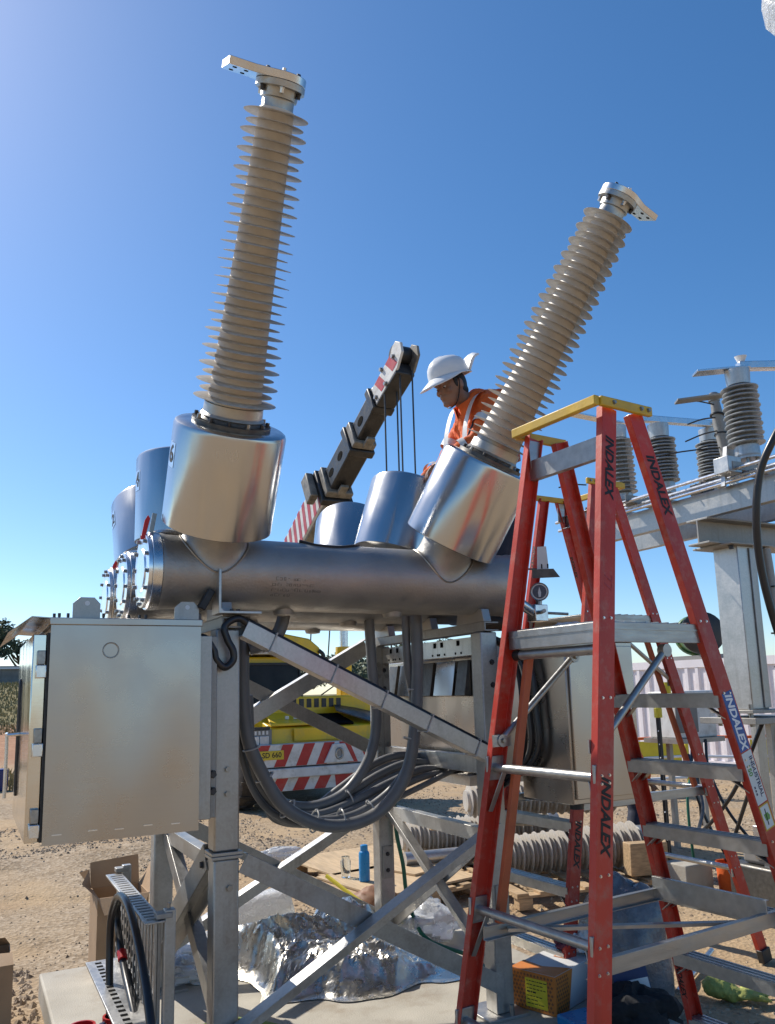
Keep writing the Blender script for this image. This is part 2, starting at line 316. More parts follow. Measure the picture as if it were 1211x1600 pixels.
def fuse(mb, voxel, smooth_it=4):
    """voxel-fuse overlapping closed pieces into one continuous skin"""
    me = mb.mesh('tmp', 0); o = bpy.data.objects.new('tmp', me); sc = bpy.data.scenes.new('tmp'); sc.collection.objects.link(o)
    r = o.modifiers.new('r', 'REMESH'); r.mode = 'VOXEL'; r.voxel_size = voxel; r.adaptivity = 0
    s_ = o.modifiers.new('s', 'SMOOTH'); s_.iterations = smooth_it; s_.factor = .5
    with bpy.context.temp_override(scene=sc, view_layer=sc.view_layers[0]): dg = bpy.context.evaluated_depsgraph_get()
    out = bpy.data.meshes.new_from_object(o.evaluated_get(dg))
    bpy.data.scenes.remove(sc); bpy.data.objects.remove(o); bpy.data.meshes.remove(me)
    for p in out.polygons: p.use_smooth = True
    return out
def blob(mb, c, r, rot=None, nu=14, nv=10, sq=1.0):
    c = V(c); vs = []; fs = []
    for j in range(nv+1):
        th = math.pi*j/nv
        for i in range(nu):
            ph = 2*math.pi*i/nu; p = V((math.sin(th)*math.cos(ph)*r[0], math.sin(th)*math.sin(ph)*r[1], math.cos(th)*r[2]))
            vs.append(c+((rot @ p) if rot is not None else p))
    for j in range(nv):
        for i in range(nu): fs.append((j*nu+i, (j+1)*nu+i, (j+1)*nu+(i+1) % nu, j*nu+(i+1) % nu))
    return mb.add(vs, fs)
def limb(mb, pts, rs, n=14):
    pts = [V(p) for p in pts]
    for p, r in zip(pts, rs): blob(mb, p, (r, r, r), None, n, 8)
    for i in range(len(pts)-1): mb.cyl(pts[i], pts[i+1], rs[i], rs[i+1], n)
    return mb

# ------------------------------------------------------------------ ground
GZ = -.13
def sstep(a, b, x):
    t = max(0, min(1, (x-a)/(b-a))); return t*t*(3-2*t)
def ground_z(x, y, fine=True):
    d = x*math.sin(YAW)+y*math.cos(YAW); l = x*math.cos(YAW)-y*math.sin(YAW); r = math.hypot(x, y)
    az = math.atan2(l, max(d, .01))
    z = GZ + 3.1*sstep(20, 75, r)*sstep(-.2, -.4, az)*(1 if d > 0 else 0)
    z += .35*noise.noise(V((x*.03, y*.03, 1)))*sstep(25, 60, r)
    if fine and r < 40:
        k = sstep(40, 14, r)
        z += (.03*noise.noise(V((x*.9, y*.9, 3)))+.018*noise.noise(V((x*3.1, y*3.1, 7)))+.012*noise.noise(V((x*9, y*9, 2))))*k
        if d > 7.5: z += .05*k*max(0, noise.noise(V((x*.5, y*.35, 9))))
        # low windrows of loose spoil behind the pad
        z += .10*math.exp(-((y-9.6-.15*x)/.5)**2)*sstep(-3, 0, x)*sstep(3.2, 1.5, x)*(1+.6*noise.noise(V((x*2, y*2, 5))))
        z += .16*math.exp(-((x+.1)**2/.3+(y-15.2)**2/.5))
        if .3 < x < 3.3 and 2.7 < y < 5.8: z = min(z, GZ)
    return z
def axis_coords(a, b, step, lim):
    c = [a+i*step for i in range(int((b-a)/step)+1)]; lo, hi, s1, s2 = c[0], c[-1], step, step
    while hi < lim: s2 *= 1.13; hi += s2; c.append(hi)
    while lo > -lim: s1 *= 1.13; lo -= s1; c.insert(0, lo)
    return c
xs = axis_coords(-2, 10, .065, 900); ys = axis_coords(1.5, 15, .065, 900)
nx = len(xs); gv = [(x, y, ground_z(x, y)) for y in ys for x in xs]
gf = [(j*nx+i, j*nx+i+1, (j+1)*nx+i+1, (j+1)*nx+i) for j in range(len(ys)-1) for i in range(nx-1)]
me = bpy.data.meshes.new('ground'); me.from_pydata(gv, [], gf); me.update()
for p in me.polygons: p.use_smooth = True
def ground_material():
    mt, t, b = newmat('site_ground'); N, L = t.nodes, t.links
    tc = N.new('ShaderNodeTexCoord'); P = tc.outputs['Object']
    def nz(s, d=6, r=.6, off=0):
        mp = N.new('ShaderNodeMapping'); mp.inputs['Location'].default_value = (off, off*.7, 0); L.new(P, mp.inputs[0])
        n = N.new('ShaderNodeTexNoise'); n.inputs['Scale'].default_value = s; n.inputs['Detail'].default_value = d; n.inputs['Roughness'].default_value = r; L.new(mp.outputs[0], n.inputs['Vector']); return n.outputs[0]
    def ramp(src, stops):
        r = N.new('ShaderNodeValToRGB'); e = r.color_ramp.elements
        while len(e) < len(stops): e.new(.5)
        for q, (p, c) in zip(e, stops): q.position = p; q.color = (*c, 1)
        L.new(src, r.inputs[0]); return r.outputs[0]
    def mix(f, a, c):
        m_ = N.new('ShaderNodeMixRGB'); 
        if isinstance(f, float): m_.inputs[0].default_value = f
        else: L.new(f, m_.inputs[0])
        L.new(a, m_.inputs[1]); L.new(c, m_.inputs[2]); return m_.outputs[0]
    soil = ramp(nz(.7, 8), [(.3, (.30, .195, .105)), (.5, (.41, .285, .16)), (.7, (.49, .355, .21))])
    fine = ramp(nz(28, 6, .7), [(.3, (.20, .14, .085)), (.55, (.385, .28, .175)), (.72, (.53, .42, .29))])
    peb = N.new('ShaderNodeTexVoronoi'); peb.inputs['Scale'].default_value = 34; L.new(P, peb.inputs['Vector'])
    pc = N.new('ShaderNodeRGBToBW'); L.new(peb.outputs['Color'], pc.inputs[0])
    pcol = ramp(pc.outputs[0], [(.2, (.17, .125, .08)), (.5, (.33, .255, .175)), (.8, (.48, .40, .30))])
    gm = ramp(nz(.55, 4, .6, 11), [(.42, (0, 0, 0)), (.58, (1, 1, 1))])
    c = mix(.35, soil, fine); grav = mix(.5, fine, pcol); c = mix(gm, c, grav)
    # red soil band and dry grass, by real distance on the left of the site
    sx = N.new('ShaderNodeSeparateXYZ'); L.new(P, sx.inputs[0])
    wob = nz(.12, 5); ma = N.new('ShaderNodeMath'); ma.operation = 'MULTIPLY_ADD'; L.new(wob, ma.inputs[0]); ma.inputs[1].default_value = 16; L.new(sx.outputs[1], ma.inputs[2])
    def band(a, bb):
        mr = N.new('ShaderNodeMapRange'); mr.inputs[1].default_value = a; mr.inputs[2].default_value = bb; L.new(ma.outputs[0], mr.inputs[0]); return mr.outputs[0]
    red = ramp(nz(3), [(.3, (.27, .13, .07)), (.7, (.42, .23, .13))])
    grass = ramp(nz(.8, 8, .7), [(.3, (.10, .095, .035)), (.5, (.17, .14, .055)), (.7, (.24, .19, .085))])
    c = mix(band(31, 34), c, red); c = mix(band(42, 48), c, grass)
    L.new(c, b.inputs['Base Color']); b.inputs['Roughness'].default_value = .9; b.inputs['Specular IOR Level'].default_value = .2
    bp = N.new('ShaderNodeBump'); bp.inputs['Strength'].default_value = .8; bp.inputs['Distance'].default_value = .02
    hs = N.new('ShaderNodeMixRGB'); hs.inputs[0].default_value = .5; L.new(nz(40, 6, .7), hs.inputs[1]); L.new(peb.outputs['Distance'], hs.inputs[2]); L.new(hs.outputs[0], bp.inputs['Height']); L.new(bp.outputs[0], b.inputs['Normal'])
    return mt
M['ground'] = ground_material()
tag(obj('ground', me, 'ground'), 'brown dirt and gravel of the site running out to dry grass', None, None, 'structure')

# concrete pad with its kerb-high edge
mb = MB(); mb.lim(.463, 3.12, 2.95, 5.569, -.35, 0)
tag(mb.build('concrete_pad', 'concrete', None, bev=.012), 'pale concrete pad under the breaker frame', None, None, 'structure')

# loose stones: one uncountable mass
def stone(mb, p, r):
    a = random.random()*6.28; vs = []
    for (x, y, z) in ((1, 0, 0), (0, 1, 0), (-1, 0, 0), (0, -1, 0), (0, 0, 1)):
        k = r*random.uniform(.6, 1.25); vs.append((p[0]+(x*math.cos(a)-y*math.sin(a))*k, p[1]+(x*math.sin(a)+y*math.cos(a))*k, p[2]+z*k*.7-.002))
    mb.add(vs, [(0, 1, 4), (1, 2, 4), (2, 3, 4), (3, 0, 4)])
def stone_mat(name, lo, hi):
    mt, t, b = newmat(name); N, L = t.nodes, t.links
    g = N.new('ShaderNodeNewGeometry'); r = N.new('ShaderNodeValToRGB'); e = r.color_ramp.elements; e[0].color = (*lo, 1); e[1].color = (*hi, 1)
    L.new(g.outputs['Random Per Island'], r.inputs[0]); L.new(r.outputs[0], b.inputs['Base Color']); b.inputs['Roughness'].default_value = .85; return mt
M['stone'] = stone_mat('loose_stone', (.15, .105, .065), (.48, .37, .25))
mb = MB(); cnt = 0
zones = [((3.2, 7.5), (2.2, 6.2), 9000, .007, .020), ((4, 12), (5, 13), 7000, .010, .03), ((-.6, 2.2), (5.7, 9.5), 3000, .006, .016), ((-1.6, 3.6), (8.6, 12.5), 9000, .010, .028),
         ((-.5, .44), (3.0, 6.2), 4500, .010, .030), ((1, 7), (6, 12), 5500, .009, .024), ((2.2, 3.2), (5.6, 6.6), 700, .008, .02)]
for (xa, xb), (ya, yb), n_, ra, rb in zones:
    for _ in range(n_):
        x, y = random.uniform(xa, xb), random.uniform(ya, yb)
        if noise.noise(V((x*.8, y*.8, 4))) < random.uniform(-.5, .35): continue
        if .44 < x < 3.14 and 2.93 < y < 5.59: continue
        stone(mb, (x, y, ground_z(x, y)), random.uniform(ra, rb)*random.choice((.7, 1, 1.2)))
tag(mb.build('gravel', 'stone', None, smooth=0), 'loose brown and grey stones scattered over the dirt', 'gravel', None, 'stuff')

# dry grass on the rise at the left
def grass_mat():
    return stone_mat('dry_grass', (.16, .14, .05), (.40, .31, .15))
M['grass'] = grass_mat(); mb = MB()
for _ in range(16000):
    y = 16+60*random.random()**1.4; x = y*.03+random.uniform(-.32, .42)*y*.35
    if y < 34 and noise.noise(V((x*.4, y*.2, 8))) < .28: continue
    if 24 < y < 32 and random.random() < .8: continue
    z = ground_z(x, y, False); h = random.uniform(.08, .26); a = random.random()*6.28; ww = .02+.0006*y
    lx, ly = random.uniform(-.1, .1), random.uniform(-.1, .1)
    mb.add([(x-ww*math.cos(a), y-ww*math.sin(a), z-.02), (x+ww*math.cos(a), y+ww*math.sin(a), z-.02), (x+lx, y+ly, z+h)], [(0, 1, 2)])
tag(mb.build('dry_grass', 'grass', None, smooth=0), 'dry yellow grass covering the rise at left', 'grass', None, 'stuff')

# ------------------------------------------------------------------ trees on the skyline
def leaf_mat(name, lo, hi):
    return stone_mat(name, lo, hi)
M['leaf'] = leaf_mat('eucalypt_leaves', (.035, .05, .022), (.10, .115, .055))
def tree(x, y, h, wd, label, seed, n=2600):
    rr = random.Random(seed); z = ground_z(x, y, False)-.2; t = thing('gum_tree', label, 'tree', (x, y, z), 'trees on the skyline')
    mb = MB(); ends = []
    top = V((x+rr.uniform(-.5, .5), y, z+h*.55)); mb.tube(catmull([(x, y, z), (x+rr.uniform(-.3, .3), y, z+h*.25), top], 4), [.30-.02*i for i in range(9)], 7)
    for k in range(7):
        b = V((x, y, z+h*rr.uniform(.25, .5))); e = V((x+rr.uniform(-1, 1)*wd*.45, y+rr.uniform(-1, 1)*wd*.4, z+h*rr.uniform(.55, .92)))
        mb.tube(catmull([b, (b+e)/2+V((0, 0, -.3)), e], 4), [.13-.012*i for i in range(9)], 5); ends.append(e)
    mb.build('trunk', 'bark', t)
    lb = MB(); ends.append(top)
    cl = [e+V((rr.gauss(0, .12)*wd, rr.gauss(0, .12)*wd, rr.gauss(0, .05)*h)) for e in ends for _ in range(3)]
    for _ in range(n):
        c = rr.choice(cl); d = V((rr.gauss(0, 1), rr.gauss(0, 1), rr.gauss(0, 1))).normalized()*rr.random()**.5
        p = c+V((d.x*wd*.17, d.y*wd*.17, d.z*h*.10)); s_ = rr.uniform(.14, .30)
        a = V((rr.gauss(0, 1), rr.gauss(0, 1), rr.gauss(0, 1))).normalized()*s_; b_ = a.orthogonal().normalized()*s_*.5
        lb.add([p-a, p+b_, p+a, p-b_], [(0, 1, 2, 3)])
    lb.build('crown', 'leaf', t, smooth=0)
    return t
tree(.6, 92, 6.6, 7, 'dark gum tree at the far left edge behind the fence', 1)
tree(4.6, 94, 7.4, 6, 'taller gum tree whose crown shows beside the cabinet hood', 2)
tree(9.5, 100, 6, 6, 'gum tree mostly hidden behind the left control cabinet', 3)
tree(33, 72, 6.2, 6, 'gum tree behind the crane seen right of its cab', 4, 2000)
tree(38.5, 70, 7.5, 6, 'gum tree behind the crane beside the yellow lift cylinder', 5, 2000)
tree(44, 75, 6, 7, 'gum tree far behind the middle frame post', 6, 2000)
tree(30, 60, 4.2, 9, 'broad low gum tree right behind the crane hood', 11, 2400)
tree(35.5, 58, 4.4, 8, 'bushy gum tree between crane ram and frame post', 12, 2400)
tree(27, 74, 5.4, 6, 'low gum tree directly behind the crane cab', 8, 2000)
# weathered fence-like sheds with a white top edge at far left
t = thing('boundary_wall', 'weathered grey wall with white capping beyond the dry grass', 'wall', (2, 79, 2.5))
for i in range(9):
    xx = -8+i*2.3; zz = ground_z(xx, 79, False)
    MB().box((xx, 79+.05*(i % 2), zz+.75), (2.24, .12, 1.7)).build('wall_panel', 'grey_wall', t)
    MB().box((xx+1.14, 78.95, zz+.7), (.12, .2, 1.75)).build('post', 'grey_wall', t)
MB().box((1.2, 78.98, 4.5), (21, .5, .16)).build('capping', 'white_plastic', t)

# ------------------------------------------------------------------ shipping container and drum, right background
CX0 = V((14.0, 14.8, GZ-.04)); cdir = V((.06, -1, 0)).normalized(); cn = V((cdir.y, -cdir.x, 0)); cn = cn if cn.dot(V((-1, -1, 0))) > 0 else -cn
t = thing('shipping_container', 'pale pink corrugated shipping container behind the ladders', 'container', CX0)
Lc, Hc = 6.6, 2.28
nr = 24
for i in range(nr):           # each corrugation is a raised pressing
    a = CX0+cdir*(Lc*(i+.12)/nr); b = CX0+cdir*(Lc*(i+.62)/nr)
    mb = MB(); o_ = a+V((0, 0, .16)); wv = (b-a).length
    mb.prism([(0, 0), (wv*.22, .04), (wv*.78, .04), (wv, 0)], o_, cdir, cn, V((0, 0, 1)), Hc-.34); mb.build('corrugation', 'pinkwall', t)
mb = MB(); mb.hexa([CX0+q for q in (V((0, 0, .02)), cdir*Lc+V((0, 0, .02)), cdir*Lc-cn*2.4+V((0, 0, .02)), -cn*2.4+V((0, 0, .02)), V((0, 0, Hc-.02)), cdir*Lc+V((0, 0, Hc-.02)), cdir*Lc-cn*2.4+V((0, 0, Hc-.02)), -cn*2.4+V((0, 0, Hc-.02)))]); mb.build('body', 'pinkwall', t)
for z0, z1, nm in ((0, .15, 'bottom_rail'), (Hc-.17, Hc, 'top_rail')):
    mb = MB(); a = CX0+cn*.045; mb.hexa([a+V((0, 0, z0)), a+cdir*Lc+V((0, 0, z0)), a+cdir*Lc-cn*.1+V((0, 0, z0)), a-cn*.1+V((0, 0, z0)), a+V((0, 0, z1)), a+cdir*Lc+V((0, 0, z1)), a+cdir*Lc-cn*.1+V((0, 0, z1)), a-cn*.1+V((0, 0, z1))]); mb.build(nm, 'pinkwall', t)
for k in (0, 1):
    a = CX0+cdir*(Lc*k-.06)+cn*.05; mb = MB(); mb.hexa([a+cdir*u-cn*v_+V((0, 0, z)) for z in (0, Hc+.004) for u, v_ in ((0, 0), (.12, 0), (.12, .12), (0, .12))]); mb.build('corner_post', 'pinkwall', t)
dc = CX0+cdir*1.75-cn*.5+V((0, 0, Hc+.11))
t = thing('timber_bearers', 'row of grey timber bearers lying on the container roof', 'timber', dc-V((0, 0, .11)))
for i in range(3): MB().beam(dc+cdir*(-1.0)-cn*(.25*i-.2)+V((0, 0, -.06)), dc+cdir*1.1-cn*(.25*i-.2)+V((0, 0, -.06)), .1, .1).build('bearer', 'grey_wall', t)
t = thing('cable_drum', 'green and black steel drum lying on the container roof', 'drum', dc)
dd = (cdir*.75+cn*.66).normalized(); o_ = dc+V((0, 0, .47))
MB().lathe(o_-dd*.42, -dd, [(0, .44), (.05, .47), (.07, .47), (.09, .40)], 28).build('drum_end', 'green_paint', t)
MB().lathe(o_-dd*.42, dd, [(0, .40), (.80, .40)], 28).build('drum_body', 'green_paint', t)
MB().lathe(o_+dd*.38, dd, [(0, .47), (.06, .47), (.09, .42)], 28).build('drum_rim', 'black_paint', t)

# ------------------------------------------------------------------ breaker support frame
XL, XR, YF, YB = 1.037, 2.458, 3.66, 4.93
fr = thing('support_frame', 'galvanised steel frame with cross braces carrying the three breaker tanks', 'steel frame', (1.75, 4.3, 0))
def leg(x, y, w, d, z0, z1, name='leg'):
    return MB().lim(x-w/2, x+w/2, y-d/2, y+d/2, z0, z1).build(name, 'galv', fr, bev=.008)
for (x, y, w) in ((XL, YF, .114), (XL, YB, .11)):
    a = leg(x, y, w, .10, .012, .90); leg(x, y, w, .10, .932, 1.90)
    for z0, z1 in ((.901, .915), (.9165, .931)): MB().lim(x-w/2-.012, x+w/2+.012, y-.062, y+.062, z0, z1).build('splice_plate', 'galv', a, bev=.002)
    MB().lim(x-.13, x+.13, y-.13, y+.13, 0, .012).build('base_plate', 'galv', a, bev=.002)
    for zz in (.78, 1.28, 1.175) if y == YF else (.78,): bolt_obj(a, (x+(.012 if zz < 1 else 0), y-.0505, zz), (0, -1, 0), .012 if zz > 1 else .014, .012)
for (x, y) in ((XR, YF), (XR+.0, YB)):
    mb = MB()   # open channel leg, flanges outward
    a = mb.lim(x-.052, x+.052, y-.05, y+.05, .014, 1.90).build('leg', 'galv', fr, bev=.006)
    MB().lim(x-.13, x+.11, y-.10, y+.14, 0, .013).build('base_plate', 'galv', a, bev=.002)
    MB().lim(x-.034, x+.034, y-.058, y-.0505, .42, .62).build('fish_plate', 'galv_dull', a, bev=.003)
    for zz in (.47, .57): bolt_obj(a, (x, y-.0582, zz), (0, -1, 0), .011, .01, 'dark_bolt')
    for zz in (1.62, 1.74): bolt_obj(a, (x+.012, y-.0505, zz), (0, -1, 0), .012, .01, 'dark_bolt')
    MB().cyl((x+.01, y-.085, -.02), (x+.01, y-.085, .06), .012).build('anchor_bolt', 'bolt', a)
    if y == YB:
        MB().lim(x-.002, x+.002, y-.0535, y-.0505, .9, 1.9).build('fold_line', 'galv_dull', a)
        for zz in (1.2, 1.26, 1.70, 1.78):
            for sx in (-.03, .03): bolt_obj(a, (x+sx, y-.0505, zz), (0, -1, 0), .012, .012)
# cross beams along Y on both ends, at three heights
def cross(x, z, h, m_='galv', w=.06, y0=YF+.052, y1=YB-.052):
    return MB().chan((x, y0, z), (x, y1, z), h, w, .008, (1, 0, 0)).build('cross_beam', m_, fr, bev=.0015)
for x in (XL, XR):
    MB().chan((x-.03, YF-.06, 1.93), (x-.03, YB+.06, 1.93), .05, .09, .008, (1, 0, 0)).build('top_beam', 'galv_dull', fr, bev=.0015)
    cross(x, .835, .075)
b = cross(XR, 1.835, .10, 'galv_light'); cross(XR, 1.20, .09, 'galv_light')
for yy in (4.75, 4.66, 4.45, 4.18, 4.10, 3.92):       # slots and holes in the beam web
    MB().lim(XR-.0025, XR-.0005, yy-.014, yy+.014, 1.845, 1.875).build('slot', 'dark_void', b)
    for k in (-1, 1): MB().cyl((XR-.0025, yy+.03*k, 1.803), (XR-.0005, yy+.03*k, 1.803), .007, n=10).build('bolt_hole', 'dark_void', b)
# front plane braces
d_ = MB().chan((1.085, 3.60, 1.865), (2.40, 3.60, 1.225), .085, .075, .006, (0, 0, 1)).build('cable_channel', 'galv_light', fr, bev=.0015)
mb = MB(); mb.tube([(1.10, 3.60, 1.945), (2.40, 3.60, 1.312)], .018, 12); mb.build('channel_cable', 'hose', d_)
for k in (.10, .33, .53, .72, .93):       # cable ties round the channel
    p = V((1.085, 3.60, 1.865)).lerp(V((2.40, 3.60, 1.225)), k); ax = V((1.315, 0, -.64)).normalized(); u = V((.64, 0, 1.315)).normalized()
    q = [p+u*s_*1+V((0, t_, 0)) for s_, t_ in ((-.006, -.049), (.085, -.049), (.085, .049), (-.006, .049))]
    MB().tube(q, .004, 6, True).build('cable_tie', 'tie', d_)
def ang(p0, p1, a=.085, b=.06, m_='galv', bdir=(0, 1, 0), nm='brace'):
    """angle iron: deep leg hangs in the plane of the bracing, thin flange along the top edge turned towards bdir"""
    p0, p1 = V(p0), V(p1); ez = (p1-p0).normalized(); up = V((0, 0, 1)); up = (up-ez*up.dot(ez)).normalized(); ey = ez.cross(up)
    s = 1 if ey.dot(V(bdir)) > 0 else -1; poly = [(0, 0), (-a, 0), (-a, .007*s), (-.007, .007*s), (-.007, b*s), (0, b*s)]
    if s < 0: poly = poly[::-1]
    return MB().section(p0+up*a, p1+up*a, poly, up).build(nm, m_, fr, bev=.0012)
ang((1.09, 3.606, .84), (2.43, 3.606, .10))
ang((1.07, 3.588, .16), (2.44, 3.588, .87), .075, .085, 'galv_light', (0, -1, 0))
# back plane
ang((1.09, 4.99, 1.14), (2.42, 4.99, 1.86), .11, .08, 'galv_light', (0, -1, 0))
ang((1.09, 4.99, .14), (2.42, 4.99, .80), .085, .08, 'galv_light', (0, -1, 0))
ang((1.09, 4.998, .86), (2.42, 4.998, .13))
ang((1.09, 4.985, 1.84), (2.42, 4.985, 1.18), m_='galv_dull')
# left end: knee brace, long diagonals
kb = ang((.972, 3.70, .85), (.972, 4.50, .36), .115, .06, 'galv_dull', (1, 0, 0), 'knee_brace')
bolt_obj(kb, (.969, 3.76, .86), (-1, 0, 0), .013, .012, 'dark_bolt')
ang((1.03, 4.88, .80), (1.03, 3.73, .12), .085, .06, 'galv', (1, 0, 0))
ang((1.05, 3.72, .78), (1.05, 4.88, .10), .08, .06, 'galv_light', (-1, 0, 0))
# right end diagonals
ang((XR+.01, 4.86, .80), (XR+.01, 3.74, .16), .10, .06, 'galv', (-1, 0, 0))
ang((XR+.03, 3.74, .80), (XR+.03, 4.86, .12), .08, .06, 'galv', (1, 0, 0))
# bent bracket beside the near tank foot
b = MB().prism([(0, 0), (.20, 0), (.20, .012), (.024, .012), (.012, .024), (.012, .20), (0, .20)], (.975, 3.545, 1.965), (1, 0, 0), (0, 0, 1), (0, 1, 0), .12).build('bracket', 'galv_light', fr, bev=.002)
for k in (0, 1): bolt_obj(b, (1.05+.03*k, 3.60, 1.978), (0, 0, 1), .009, .012, 'dark_bolt')
MB().box((.93, 3.60, 2.03), (.035, .05, .10), Matrix.Rotation(.5, 3, 'Y')).build('clamp', 'rubber', fr, bev=.005)

# ------------------------------------------------------------------ breaker poles
TZ, TR = 2.172, .172
_sh = None
def shed_mesh():
    global _sh
    if _sh is None:
        # unit shed: outer radius 1, sloped thin disc; z up along bushing axis
        pr = [(.42, .075), (.50, .042), (.62, .022), (.97, -.022), (1.0, -.032), (.99, -.040), (.62, -.012), (.5, -.024), (.42, -.05)]
        mb = MB(); mb.lathe((0, 0, 0), (0, 0, 1), [(z*.9, r) for r, z in pr], 44, False); _sh = mb.mesh('shed', 50); _sh.materials.append(M['silicone'])
    return _sh
def frame_of(a):
    a = V(a).normalized(); ex = V((1, 0, 0)); ex = (ex-a*ex.dot(a)).normalized(); return a, ex, a.cross(ex)
def bushing(pole, T, a, pad_dir, ext):
    a, ex, ey = frame_of(a); P = lambda t: T+a*t
    fl = MB().lathe(P(.712), a, [(0, .175), (.022, .175), (.024, .15), (.035, .14)], 40).build('bushing_flange', 'flange', pole)
    for k in range(12):
        an = 2*math.pi*k/12+.2; bolt_obj(fl, P(.735)+(ex*math.cos(an)+ey*math.sin(an))*.158, a, .009, .018, 'dark_bolt' if k % 3 else 'bolt')
    MB().lathe(P(.745), a, [(0, .135), (.008, .142), (.02, .132), (.062, .130), (.064, .118), (.085, .117)], 40).build('base_collar', 'cap', pole)
    bm_ = MB().lathe(P(.80), a, [(0, .118), (.35, .102), (.8, .084), (1.2+ext, .070)], 40).build('bushing', 'silicone_core', pole)
    n = 33; t0, t1 = .832, 1.985+ext
    for i in range(n):
        k = i/(n-1); r = (.182*(1-k)+.131*k)*(1 if i % 2 == 0 else .885); t = t0+(t1-t0)*k
        o = bpy.data.objects.new('shed', shed_mesh()); COL.objects.link(o); o.parent = bm_
        rot = Matrix((ex, ey, a)).transposed().to_4x4()
        o.matrix_local = Matrix.Translation(P(t)-ORG[pole]) @ rot @ Matrix.Diagonal((r, r, .17, 1))
    nk = MB().lathe(P(1.99+ext), a, [(0, .070), (.012, .064), (.045, .064), (.048, .073), (.080, .075), (.082, .098), (.105, .098)], 36).build('top_cap', 'cap', pole)
    for k in range(6):
        an = 2*math.pi*k/6+.35
        bolt_obj(nk, P(2.070+ext)+(ex*math.cos(an)+ey*math.sin(an))*.083, -a, .009, .02, 'dark_bolt' if k % 2 else 'machined')
        bolt_obj(nk, P(2.126+ext)+(ex*math.cos(an)+ey*math.sin(an))*.07, a, .009, .014, 'dark_bolt' if k % 2 else 'machined')
    # palm terminal: round disc that runs out into a flat drilled tongue
    px = (V(pad_dir)-a*V(pad_dir).dot(a)).normalized(); py = a.cross(px)
    poly = [(.098*math.cos(x), .098*math.sin(x)) for x in [math.radians(60+15*i) for i in range(17)]]
    poly += [(.12, -.06), (.225, -.06), (.225, .06), (.12, .06)]
    tp = MB().prism(poly, P(2.0965+ext), px, py, a, .03).build('terminal_pad', 'machined', pole, bev=.002)
    for u, v_ in ((.15, .03), (.15, -.03), (.195, .03), (.195, -.03)):
        MB().cyl(P(2.0958+ext)+px*u+py*v_, P(2.0952+ext)+px*u+py*v_, .009, n=10).build('bolt_hole', 'dark_void', tp)
def can(pole, T, a, number=None, ndir=None, open_top=False):
    a, ex, ey = frame_of(a); P = lambda t: T+a*t
    R0 = .138
    def hit(d, r):      # distance along the nozzle axis where its wall meets the tank
        t_ = .3
        for _ in range(40):
            q = T+a*t_+d*r; g = math.hypot(q.y-T.y, q.z-T.z)-TR; t_ -= g*.8
        return t_
    mb = MB(); nn = 56; st = 7
    for k in range(nn):
        d = ex*math.cos(2*math.pi*k/nn)+ey*math.sin(2*math.pi*k/nn)
        t1 = hit(d, R0); t2 = hit(d, (R0+.020)) if True else 0
        pa, pb, pc = P(t1+.045)+d*R0, P(t1)+d*R0, P(t2)+d*(R0+.020)
        mb.v.append(P(.30)+d*R0)
        for j in range(st): s_ = j/(st-1); mb.v.append(pa*(1-s_)**2+pb*2*s_*(1-s_)+pc*s_*s_)
    w2 = st+1
    for k in range(nn):
        for j in range(st): mb.f.append((k*w2+j, k*w2+j+1, ((k+1) % nn)*w2+j+1, ((k+1) % nn)*w2+j))
    mb.build('nozzle', 'tank', pole, smooth=70)
    MB().tube([mb.v[k*w2+st] for k in range(nn)], .005, 6, True).build('weld_bead', 'nozzle', pole)
    top = [(.472, .232), (.476, .20), (.476, .10)] if not open_top else [(.472, .232), (.470, .218), (.44, .216), (.44, .05)]
    # the can has its own local frame so the brushing runs along its axis
    mb = MB().lathe((0, 0, 0), (0, 0, 1), [(0, .12), (0, .243), (.004, .250), (.448, .250), (.464, .244)]+top, 72)
    me_ = mb.mesh('transformer_can', 32); me_.materials.append(M['can'])
    o = bpy.data.objects.new('transformer_can', me_); COL.objects.link(o); o.parent = pole
    o.matrix_local = Matrix.Translation(P(.242)-ORG[pole]) @ Matrix((ex, ey, a)).transposed().to_4x4()
    if number:
        nd = V(ndir); nd = (nd-a*nd.dot(a)).normalized(); rt = a.cross(nd)
        def wrap(x, y, r=.2525, up=.56): an = x/.25; return P(up+y)+(nd*math.cos(an)+rt*math.sin(an))*r
        mb = MB(); vs_ = []; 
        for j in range(9):
            for y_ in (-.055, .055): vs_.append(wrap(-.034+.068*j/8, y_, .2512))
        mb.add(vs_, [(2*j, 2*j+2, 2*j+3, 2*j+1) for j in range(8)])
        lp = mb.build('number_label', 'machined', pole)
        lettering(number, (0, 0, 0), None, None, .11, 'faint_ink', lp, 'number', wrap=lambda x, y: wrap(x, y), bold=.004) if False else None
        vs2, fs2 = text_mesh(number, .11, bold=.002)
        MB().add([wrap(x, y) for x, y in vs2], fs2).build('number', 'ink', lp, smooth=0)
VL, VR = V((-.005, 0, 1)), V((.308, 0, 1))
